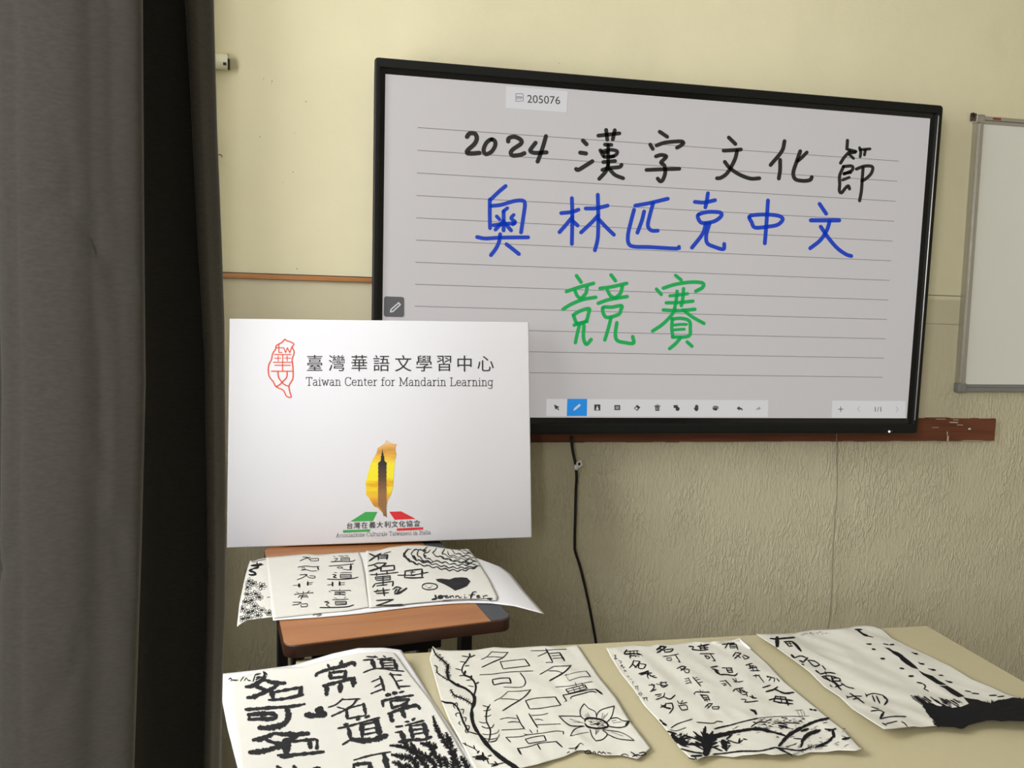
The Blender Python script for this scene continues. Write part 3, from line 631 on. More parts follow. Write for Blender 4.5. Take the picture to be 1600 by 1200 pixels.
# ------------------------------------------------------------------ small cherry desk
ZD = ZO-.3145; DO = Vector((-.187, -.768, 0)); da = math.radians(10.3)
EX = Vector((math.cos(da), math.sin(da), 0)); EY = Vector((-math.sin(da), math.cos(da), 0))
DWd, DDp = .450, .615
dk = bpy.data.objects.new('laptop_desk', None); col.objects.link(dk); dk.location = DO; dk.rotation_euler = (0, 0, da)
dk['label'] = 'small cherry-wood desk with a slate side panel and black legs behind the cream table'; dk['category'] = 'desk'
def slab(bm, x0, x1, y0, y1, z0, z1, r, corners=(1, 1, 1, 1), bev=.003):
    P = []
    for (cx, cyy, a0, on) in ((x1, y1, 0, corners[2]), (x0, y1, 90, corners[3]), (x0, y0, 180, corners[0]), (x1, y0, 270, corners[1])):
        rr = r if on else .0008
        ox = cx-rr if cx == x1 else cx+rr; oy = cyy-rr if cyy == y1 else cyy+rr
        for k in range(9): an = math.radians(a0+90*k/8); P.append((ox+rr*math.cos(an), oy+rr*math.sin(an)))
    a = [bm.verts.new((x, y, z0)) for x, y in P]; b = [bm.verts.new((x, y, z1-bev)) for x, y in P]
    cx, cyy = (x0+x1)/2, (y0+y1)/2
    c = [bm.verts.new((x-math.copysign(min(bev, abs(x-cx)), x-cx), y-math.copysign(min(bev, abs(y-cyy)), y-cyy), z1)) for x, y in P]
    n = len(P)
    for l0, l1 in ((a, b), (b, c)):
        for k in range(n): bm.faces.new((l0[k], l0[(k+1) % n], l1[(k+1) % n], l1[k]))
    bm.faces.new(a[::-1]); bm.faces.new(c)
bm = bmesh.new(); slab(bm, 0, DWd, 0, DDp, ZD-.0255, ZD-.0012, .026, bev=.002); finish('edge_band', bm, M_deskd, dk)
bm = bmesh.new(); slab(bm, .0012, .402, .0012, DDp-.001, ZD-.003, ZD, .025, (1, 0, 0, 1), .0008); finish('desktop', bm, M_desk, dk)
bm = bmesh.new(); slab(bm, .402, DWd-.0012, .004, DDp-.001, ZD-.003, ZD-.0004, .022, (0, 1, 1, 0), .0008); finish('side_panel', bm, M_grey, dk, label='slate grey side panel')
bm = bmesh.new(); box(bm, .06, .32, .07, .50, ZD-.075, ZD-.026, .004); finish('under_frame', bm, M_steel, dk)
for x in (.035, .385):
    bm = bmesh.new(); box(bm, x-.012, x+.012, .10, .135, .05, ZD-.026, .003); box(bm, x-.012, x+.012, .10, .48, ZD-.05, ZD-.026, .003)
    box(bm, x-.012, x+.012, .455, .49, .05, ZD-.026, .003)
    lg = finish('leg', bm, M_steel, dk)
    bm = bmesh.new(); box(bm, x-.014, x+.014, .03, .57, .02, .052, .006); f = finish('foot_bar', bm, M_steel, lg)
    for y in (.06, .54):
        bm = bmesh.new(); tube(bm, [(x, y, 0), (x, y, .022)], .014, 12); o = finish('foot_bar', bm, M_steel, lg, True)
bm = bmesh.new(); tube(bm, [(.075, .128, ZD+.0004), (.075, .128, ZD+.002)], .009, 16); finish('grommet', bm, M_alu, dk, True)
bm = bmesh.new(); box(bm, .10, .155, .0, .012, ZD-.031, ZD-.0257, .001); finish('bracket', bm, M_alud, dk)

# ------------------------------------------------------------------ canvas board on the desk
BO = Vector((.008, -.170, ZO-.3095)); by, bt, br = -.020, .172, .013
n0 = Vector((-math.sin(by), math.cos(by), 0)); e1 = Vector((math.cos(by), math.sin(by), 0)); e2 = Vector((0, 0, 1))*math.cos(bt) + n0*math.sin(bt)
BX = e1*math.cos(br)+e2*math.sin(br); BZ = -e1*math.sin(br)+e2*math.cos(br); BY = BZ.cross(BX).normalized()   # BY points back
cb = bpy.data.objects.new('canvas_board', None); col.objects.link(cb)
cb.matrix_world = Matrix(((BX.x, BY.x, BZ.x, BO.x), (BX.y, BY.y, BZ.y, BO.y), (BX.z, BY.z, BZ.z, BO.z), (0, 0, 0, 1)))
cb['label'] = 'white canvas board with a red island logo, Chinese title and golden island emblem'; cb['category'] = 'sign'
Mi = cb.matrix_world.inverted(); BW, BH = .790, .590
bm = bmesh.new(); box(bm, -BW/2, BW/2, 0, .030, 0.0015, BH, .003); finish('canvas', bm, M_canvas, cb, True)
bm = bmesh.new()
for a in ((-BW/2+.01, BW/2-.01, .031, .04, .01, .04), (-BW/2+.01, BW/2-.01, .031, .04, BH-.04, BH-.01), (-BW/2+.01, -BW/2+.04, .031, .04, .01, BH-.01), (BW/2-.04, BW/2-.01, .031, .04, .01, BH-.01)): box(bm, *a)
finish('stretcher_bar', bm, M_trimw, cb)
def hb(px, py, lift=0):
    d = ray(px, py); P = BO - BY*(.0006+lift); return Mi @ (CP + d*((P-CP).dot(BY)/d.dot(BY)))
def bpart(name, m, fn, **kw):
    bm = bmesh.new(); fn(bm); bm.normal_update()
    for f in bm.faces:
        if f.normal.y > 0: f.normal_flip()
    return finish(name, bm, m, cb, **kw)
M_red = mat('coral_print', (.78, .10, .045), .6, noise_amt=.05); M_txt = mat('black_print', (.022, .022, .025), .6, noise_amt=.1)
M_gr = mat('green_print', (.05, .38, .08), .6, noise_amt=.08); M_rd = mat('red_print', (.68, .025, .03), .6, noise_amt=.08); M_gt = mat('grey_print', (.13, .13, .15), .6, noise_amt=.1)
LG = (400, 510, 9.23)
bpart('island_logo', M_red, lambda bm: marks(bm, *LG, """
18 415 188 370 232 295 275 280 330 240 390 220 480 190 540 176 620 190 720 250 800 290 870 390 920 440 1005 505 1020 485 940 476 860 505 800 532 740 532 600 520 480 545 400 545 350 520 300 545 255 500 225 440 205 415 188 ;
l 14 328 255 328 375 375 375 ; l 14 295 308 400 308 425 380 452 305 485 380 515 295 ; l 15 268 405 502 405 ; l 14 385 410 382 640 ; l 12 265 458 360 458 ; l 12 318 425 318 495 ; l 12 410 458 502 458 ; l 12 448 425 448 495 ;
l 15 250 517 518 517 ; l 15 272 560 495 560 ; l 16 222 646 525 646 ; 18 315 655 325 735 375 805 420 845 475 862 ; 18 448 655 440 735 375 805 340 840 290 868""", hb, taper=1, step=.7))
def title(bm):
    for ch, x in zip('臺灣華語文學習中心', (367, 505, 645, 783, 920, 1050, 1175, 1303, 1435)):
        x_ = 400+x/4; glyphs(bm, ch, hb, x_, 567.1+(x_-491)*.004, 27.5, 1, 0)
    slab_text(bm, 'Taiwan Center for Mandarin Learning', hb, 477.5, 602.2, 770.5, 603.0, .86, 1.05)
bpart('title_lettering', M_txt, title)
ISL = [(700, 118), (735, 145), (800, 160), (785, 190), (785, 235), (795, 270), (778, 330), (775, 400), (765, 500), (760, 600), (740, 680), (705, 740), (690, 800), (690, 850), (695, 925), (675, 905), (665, 915), (650, 870), (600, 820), (565, 810), (540, 775), (510, 720), (480, 690), (480, 620), (475, 560), (490, 500), (510, 430), (530, 360), (555, 310), (590, 250), (600, 200), (640, 175), (675, 150), (680, 125)]
TWR = [(648, 200), (654, 250), (660, 255), (662, 280), (670, 290), (668, 310), (672, 335), (695, 355), (695, 370), (690, 395), (694, 405), (689, 435), (694, 448), (689, 480), (694, 490), (689, 520), (694, 532), (689, 560), (693, 575), (689, 605), (693, 620), (692, 700), (693, 760), (690, 800), (690, 850), (690, 905), (680, 885), (660, 850), (606, 800), (604, 700), (604, 620), (608, 605), (604, 575), (608, 560), (604, 532), (608, 520), (604, 490), (608, 480), (604, 448), (608, 435), (604, 405), (608, 395), (605, 370), (605, 355), (630, 335), (636, 310), (632, 290), (640, 280), (641, 255), (646, 250)]
def gradm(name, stops, zc, zh, streak):
    m = bpy.data.materials.new(name); m.use_nodes = True; nt = m.node_tree; N = nt.nodes; L = nt.links; b = N['Principled BSDF']; b.inputs['Roughness'].default_value = .6
    tc = N.new('ShaderNodeTexCoord'); sp = N.new('ShaderNodeSeparateXYZ'); L.new(tc.outputs['Object'], sp.inputs[0])
    mr = N.new('ShaderNodeMapRange'); mr.inputs[1].default_value = zc-zh; mr.inputs[2].default_value = zc+zh; L.new(sp.outputs['Z'], mr.inputs[0])
    mp = N.new('ShaderNodeMapping'); mp.inputs['Scale'].default_value = (14, 14, 90); L.new(tc.outputs['Object'], mp.inputs[0])
    n = N.new('ShaderNodeTexNoise'); n.inputs['Scale'].default_value = 1; n.inputs['Detail'].default_value = 4; L.new(mp.outputs[0], n.inputs[0])
    ad = N.new('ShaderNodeMath'); ad.operation = 'MULTIPLY_ADD'; L.new(n.outputs['Fac'], ad.inputs[0]); ad.inputs[1].default_value = streak; L.new(mr.outputs[0], ad.inputs[2])
    sb = N.new('ShaderNodeMath'); sb.operation = 'SUBTRACT'; L.new(ad.outputs[0], sb.inputs[0]); sb.inputs[1].default_value = streak/2
    cr = N.new('ShaderNodeValToRGB'); L.new(sb.outputs[0], cr.inputs[0]); el = cr.color_ramp.elements
    while len(el) > 1: el.remove(el[-1])
    el[0].position = stops[0][0]; el[0].color = (*stops[0][1], 1)
    for p, c in stops[1:]: e = el.new(p); e.color = (*c, 1)
    L.new(cr.outputs[0], b.inputs['Base Color']); return m
ztop = hb(600, 688).z; zbot = hb(600, 808).z
M_isl = gradm('golden_island_print', [(0, (.22, .10, .03)), (.12, (.50, .22, .03)), (.25, (.85, .42, .03)), (.36, (.90, .72, .02)), (.44, (.80, .38, .01)), (.5, (.92, .78, .02)), (.68, (.93, .80, .03)), (.78, (.85, .50, .06)), (.86, (.62, .30, .05)), (.93, (.80, .45, .15)), (1, (.75, .60, .42))], (ztop+zbot)/2, (ztop-zbot)/2, .22)
M_twr = gradm('tower_print', [(0, (.28, .14, .05)), (.3, (.30, .15, .06)), (.5, (.12, .06, .035)), (.7, (.03, .022, .03)), (1, (.02, .018, .025))], (ztop+zbot)/2, (ztop-zbot)/2, .06)
E8 = (500, 670, 6.665)
V = lambda L_: [Vector((500+x/6.665, 670+y/6.665)) for x, y in L_]
bpart('golden_island', M_isl, lambda bm: fill(bm, V(ISL), hb, 5))
bpart('tower_silhouette', M_twr, lambda bm: fill(bm, V(TWR), lambda x, y, l=0: hb(x, y, .0005), 5))
bpart('green_bars', M_gr, lambda bm: marks(bm, *E8, "f 315 965 472 866 597 866 550 960 ; f 240 1056 520 1046 520 1070 240 1082", hb))
bpart('red_bars', M_rd, lambda bm: marks(bm, *E8, "f 720 864 845 860 995 938 778 947 ; f 800 1037 1075 1025 1075 1050 800 1062", hb))
def ctitle(bm):
    for ch, x in zip('台灣在義大利文化協會', (310, 383, 462, 545, 622, 700, 778, 855, 930, 1008)):
        glyphs(bm, ch, lambda a, b, l=0: hb(a, b, .0005), 500+x/6.665, 670+(1008-(x-310)*.033)/6.665, 10.8, 1, -.03, .004)
bpart('small_title', M_txt, ctitle)
bpart('small_caption', M_gt, lambda bm: slab_text(bm, 'Associazione Culturale Taiwanesi in Italia', hb, 525, 839.6, 673, 834.8, .43, .6))

# ------------------------------------------------------------------ sheets of paper
def make_sheet(name, zf, edges, m, label, group=None, nu=44, nv=56, cat='paper'):
    """edges: top, right, bottom, left polylines in picture units (top l>r, right t>b, bottom l>r, left t>b); zf(x, y) height"""
    def hit(px, py, lift=0):
        z = zf(0, -1); P = on_z(px, py, z)
        for _ in range(7):
            P = on_z(px, py, zf(P.x, P.y) + .0006 + lift)
        return P
    def surf(px, py):
        P = on_z(px, py, zf(0, -1))
        for _ in range(7): P = on_z(px, py, zf(P.x, P.y))
        return P
    def res(pl, n):
        P = [Vector(p) for p in pl]; s = [0]
        for a, b in zip(P, P[1:]): s.append(s[-1]+(b-a).length)
        out = []
        for k in range(n+1):
            t = s[-1]*k/n; i = 0
            while i < len(s)-2 and s[i+1] < t: i += 1
            out.append(P[i].lerp(P[i+1], (t-s[i])/max(1e-9, s[i+1]-s[i])))
        return out
    T, Rg, B, Lf = (res(e, n) for e, n in zip(edges, (nu, nv, nu, nv)))
    bm = bmesh.new(); g = []
    for j in range(nv+1):
        v = j/nv; row = []
        for i in range(nu+1):
            u = i/nu
            p = T[i]*(1-v)+B[i]*v + Lf[j]*(1-u)+Rg[j]*u - (T[0]*(1-u)*(1-v)+T[-1]*u*(1-v)+B[0]*(1-u)*v+B[-1]*u*v)
            row.append(bm.verts.new(surf(p.x, p.y)))
        g.append(row)
    for a, b in zip(g, g[1:]):
        for k in range(nu): bm.faces.new((a[k], b[k], b[k+1], a[k+1]))
    o = finish(name, bm, m, None, True); o['label'] = label; o['category'] = cat
    if group: o['group'] = group
    sd = o.modifiers.new('t', 'SOLIDIFY'); sd.thickness = .0003; sd.offset = -1
    return o, hit
def sm(a, b, x):
    t = max(0, min(1, (x-a)/(b-a))); return t*t*(3-2*t)
def wr(x, y, seed, amp, ang=0, sc_=1.0):
    c, s = math.cos(ang), math.sin(ang); u, v = x*c+y*s, -x*s+y*c
    a = noise.noise(Vector((u*9*sc_, v*3.5*sc_, seed))); b = noise.noise(Vector((u*30*sc_, v*11*sc_, seed+7)))
    r = 1-abs(noise.noise(Vector((u*14*sc_, v*6*sc_, seed+3))))
    return amp*(.5+.38*a+.2*b+.45*(r-.6))

# --- left: white card with a rice-paper sheet on it
def zA(x, y):
    lift = .030*math.exp(-((x+.045)/.11)**2)*sm(-.96, -.78, y)
    drop = -.35*max(0, -.175-x)**1.6 if x < -.175 else 0
    return ZT+.0030+lift+drop
cardA, hA = make_sheet('paper_card', zA, ([(344, 1053), (400, 1047), (460, 1039), (520, 1021), (560, 1012.5), (600, 1012), (627, 1015.5)], [(627, 1015.5), (650, 1052), (672, 1088), (710, 1145), (748, 1201), (800, 1285)],
    [(396, 1290), (600, 1290), (800, 1285)], [(344, 1053), (343.5, 1075), (348, 1100), (356, 1140), (370, 1195), (396, 1290)]), M_card, 'large white card at the lower left, under the boldest calligraphy sheet', nu=60, nv=60)
cardA['group'] = 'sheets on the cream table'
def zB(x, y): return zA(x, y)+.0011+max(0, wr(x, y, 11, .003, .4))
sB, hB = make_sheet('calligraphy_sheet', zB, ([(363, 1062), (424, 1043.5), (470, 1042), (520, 1029), (560, 1020.5), (600, 1018), (617, 1020)], [(617, 1020), (640, 1052), (673, 1094), (705, 1145), (738, 1201), (780, 1270)],
    [(388, 1275), (600, 1280), (780, 1270)], [(363, 1062), (364, 1090), (368, 1130), (376, 1195), (388, 1275)]), M_rice2, 'lower-left sheet of thick black calligraphy with a fir tree, lying on white card', 'sheets on the cream table', nu=70, nv=70)
def fir(bm, hit, x0, y0, s, spines, seed, ln=34, wd=11, dens=9):
    r = random.Random(seed)
    for sp in spines:
        P = catmull([Vector((a, b)) for a, b in sp], dens)
        stroke(bm, [Vector((x0+p.x/s, y0+p.y/s)) for p in P[::4]+[P[-1]]], wd*1.3/s, hit, taper=.4, jit=.2)
        for i, p in enumerate(P):
            d = (P[min(i+1, len(P)-1)]-P[max(i-1, 0)])
            if d.length < 1e-6: continue
            d.normalize()
            for sd_ in (-1, 1):
                if r.random() < .12: continue
                k = ln*r.uniform(.5, 1.25)*min(1, .35+i/len(P)*1.6)
                n_ = Vector((-d.y, d.x))*sd_ - d*r.uniform(.2, .9)
                q = p + n_.normalized()*k; mid = p.lerp(q, .5) + Vector((r.uniform(-3, 3), r.uniform(-3, 3)))
                stroke(bm, [Vector((x0+v.x/s, y0+v.y/s)) for v in (p, mid, q)], wd*r.uniform(.5, 1)/s, hit, taper=.35, jit=.25, step=1)
                if r.random() < .5:
                    q2 = mid + Vector((n_.x*.2+r.uniform(-.5, .5), n_.y*.2-.6)).normalized()*k*.5
                    stroke(bm, [Vector((x0+v.x/s, y0+v.y/s)) for v in (mid, q2)], wd*.5/s, hit, taper=.3, step=1)
def comb(bm, hit, x0, y0, s, pts, ln, wd, gap, ang=90, both=True, seed=1):
    r = random.Random(seed); P = catmull([Vector(p) for p in pts], gap)
    for i, p in enumerate(P):
        d = (P[min(i+1, len(P)-1)]-P[max(i-1, 0)]).normalized(); a = math.radians(ang+r.uniform(-20, 20))
        for sg in ((1, -1) if both else (1,)):
            n_ = Vector((d.x*math.cos(a*sg)-d.y*math.sin(a*sg), d.x*math.sin(a*sg)+d.y*math.cos(a*sg)))
            q = p+n_*ln*r.uniform(.6, 1.2); stroke(bm, [Vector((x0+v.x/s, y0+v.y/s)) for v in (p, q)], wd/s, hit, taper=.4, step=1)
P1 = (340, 1000, 6); P2 = (540, 1000, 6); Q4 = (340, 1000, 4); P3 = (670, 1000, 6); P4 = (840, 1000, 6); P5 = (940, 990, 6); P6 = (1100, 990, 5.716); P7 = (1180, 965, 6.486); P8 = (1380, 965, 6.486); P9 = (360, 850, 7.2727); P10 = (560, 850, 5.333)
ink('brush_lettering', hB, M_ink2, sB, [(*P1, """
7 105 370 122 358 138 374 190 376 ; 6 212 385 245 342 ; 6 250 380 268 356 285 376 308 380 ; 9 332 388 350 328 ; 11 352 325 402 314 ; 11 362 350 400 344 360 372; 13 432 298 440 330 410 358 ; 12 402 350 455 342 ; 11 445 300 462 325;
30 265 438 330 428 400 385 440 362 ; 28 440 372 520 398 632 404 ; 30 570 412 520 450 430 492 345 530 280 538 ; 28 345 425 420 458 490 478 ; 46 508 472 514 530 ; 20 530 488 640 468 790 440 ; 36 785 445 772 505 ; 20 478 562 620 550 800 512 ;
24 262 652 420 640 600 628 720 618 815 600 ; 46 645 632 664 700 650 760 ; 40 654 765 580 802 470 822 390 820 ; 30 285 698 400 690 520 690 548 716 510 738 400 738 290 744 ; 34 292 695 300 742 ;
62 832 700 880 708 ; 50 880 712 950 700 1000 690 ; 46 935 660 968 640 ; 26 960 640 990 680 ; 34 335 936 420 922 520 880 ; 30 520 872 640 885 740 882 848 875 ; 36 760 892 690 930 600 985 500 1022 420 1042 300 1052 ; 36 455 935 540 965 620 980 ; 66 645 960 640 1040 ; 22 700 952 800 940 925 928 ; 40 862 952 866 1000 ; 34 932 940 932 1010 ; 22 565 1080 750 1072 992 1046 ; 24 590 1095 700 1088 ;
30 560 1188 600 1210 ; 46 715 1188 745 1230; 20 900 1200 960 1195; 30 520 1230 700 1240 980 1225"""),
 (*Q4, """18 614 222 628 206 690 184 780 162 848 140 856 156 ; 18 690 156 700 178 ; 20 776 132 768 160 ; 20 702 202 706 236 ; 12 705 205 798 192 ; 20 800 192 798 228 ; 14 706 238 800 228 ; 16 662 286 752 262 855 234 ; 26 682 290 680 338 ; 24 766 264 765 320 ; 28 852 238 846 286 ;
6 690 420 740 402 782 366 ; 6 782 372 890 367 ; 9 872 372 822 422 714 475 ; 6 745 418 800 432 ; 15 806 432 809 490 ; 6 815 426 912 400 ; 17 912 402 926 462 ; 8 810 492 925 470 ;
9 752 552 830 534 1012 484 ; 14 870 496 888 490 ; 14 922 484 944 474; 14 790 528 812 524; 28 818 556 830 612 ; 10 782 652 832 622 ; 28 900 532 904 600 ; 30 990 506 1016 598 ; 10 900 530 1000 508 ; 8 905 562 990 546 ; 8 905 592 990 576 ; 24 832 620 920 628 1000 616 1058 594 ;
7 850 750 950 722 1082 698 ; 28 1040 716 1062 800 ; 16 850 778 950 768 ; 20 852 782 850 812 ; 22 952 772 955 812"""),
 (*P2, """9 195 155 280 162 ; 12 272 152 300 162 ; 12 352 148 372 158 ; 10 296 180 440 168 ; 9 165 188 240 180 ; 34 248 192 272 262 ; 9 165 305 250 272 330 266 430 282 545 292 ; 28 332 192 350 256 ; 30 452 190 480 268 ; 11 335 190 450 186 ; 9 350 216 440 210 ; 9 350 240 440 236 ; 14 350 262 460 264 ;
9 240 392 325 356 ; 9 270 442 345 402 ; 9 235 502 355 456 ; 18 320 340 345 400 360 470 ; 13 420 312 470 392 502 455 ; 8 405 322 522 328 ; 8 472 386 532 376 ; 9 498 436 606 430 ;
28 382 515 414 510 ; 28 450 500 476 494 ; 13 502 492 548 480 ; 17 338 572 480 540 632 516 ; 26 345 572 350 620 ; 24 422 582 436 636 ; 18 430 572 590 552 ; 26 590 556 566 592 ; 22 436 636 570 596 ; 22 398 692 530 642 660 612 700 636 ; 46 422 690 430 750 ; 36 530 668 552 720 ; 28 668 612 692 642 ;
15 555 766 592 764 ; 20 628 748 648 734 ; 13 560 802 640 778 732 754 ; 14 470 814 532 806 ; 14 465 866 520 860 ; 36 522 862 550 940 ; 34 605 805 630 920 ; 38 735 792 765 910 ; 13 610 806 740 786 ; 12 630 842 730 830 ; 12 635 882 740 866 ; 22 498 955 620 936 730 932 802 908""")], jit=.24, taper=.7, wk=1.38, step=1.0)
ink('fir_tree', hB, M_ink, sB, [], extra=lambda bm, h: fir(bm, h, *P2, [[(820, 715), (850, 820), (925, 945), (1000, 1060), (1070, 1200)], [(420, 985), (520, 1000), (620, 1035), (700, 1105), (770, 1210)], [(945, 870), (965, 940), (990, 1010)], [(610, 965), (670, 1040), (780, 1110), (850, 1200)], [(780, 955), (810, 1040), (880, 1120), (890, 1200)], [(1030, 1020), (1010, 1120), (1000, 1200)],
   [(430, 1075), (520, 1090), (610, 1110), (680, 1180)], [(440, 1145), (500, 1165), (560, 1205)], [(1080, 1090), (1120, 1150), (1150, 1210)], [(700, 965), (790, 985), (860, 1010)], [(640, 1130), (680, 1200)], [(920, 1090), (950, 1200)], [(540, 960), (600, 1010)], [(560, 1160), (620, 1210)]], 5, 36, 15, 8))

# --- second sheet: branches, thin lettering, flower
def zC(x, y): return ZT+.0008+max(0, wr(x, y, 2, .0065, .25, 1.5)) + .020*sm(.055, .018, x)*sm(-.80, -.765, y) + .010*sm(-1.13, -1.22, y)*(.6+.4*math.sin(x*30))
sC, hC = make_sheet('calligraphy_sheet', zC, ([(676, 1009.5), (683, 1015), (700, 1016.5), (740, 1016), (772, 1011), (800, 1012.5), (850, 1009), (880, 1011), (903, 1008)], [(903, 1008), (935, 1056), (963, 1090), (985, 1127), (1005, 1152), (1017, 1168)],
   [(752, 1220), (800, 1203), (840, 1194), (882, 1182), (903, 1172), (914, 1172), (943, 1180), (973, 1180), (997, 1186), (1017, 1168)], [(676, 1009.5), (671, 1030), (680, 1062), (690, 1097), (702, 1126), (714, 1148), (730, 1178), (752, 1220)]), M_rice, 'sheet with a black twisting branch, thin lettering and a six-petalled flower', 'sheets on the cream table', nu=70, nv=80)
def flower_extra(bm, h):
    comb(bm, h, *P3, [(75, 130), (130, 190), (180, 240), (172, 300), (190, 360)], 26, 5, 12, 80, True, 2)
    comb(bm, h, *P3, [(205, 465), (240, 520), (300, 540), (360, 570), (400, 598)], 22, 6, 20, 75, True, 3)
    comb(bm, h, *P3, [(70, 260), (75, 300), (120, 335), (170, 370)], 14, 5, 20, 75, True, 4)
    r = random.Random(8)
    for k in range(46):
        a = r.uniform(0, 6.28); q = r.uniform(0, .9); x = 552+95*q*math.cos(a); y = 780+38*q*math.sin(a)+(x-552)*.15
        stroke(bm, [Vector((840+(x+dx)/6, 1000+(y+dy)/6)) for dx, dy in ((0, 0), (r.uniform(5, 14), r.uniform(-6, 6)), (r.uniform(14, 24), r.uniform(-4, 8)))], 4/6, h, taper=.6, step=1)
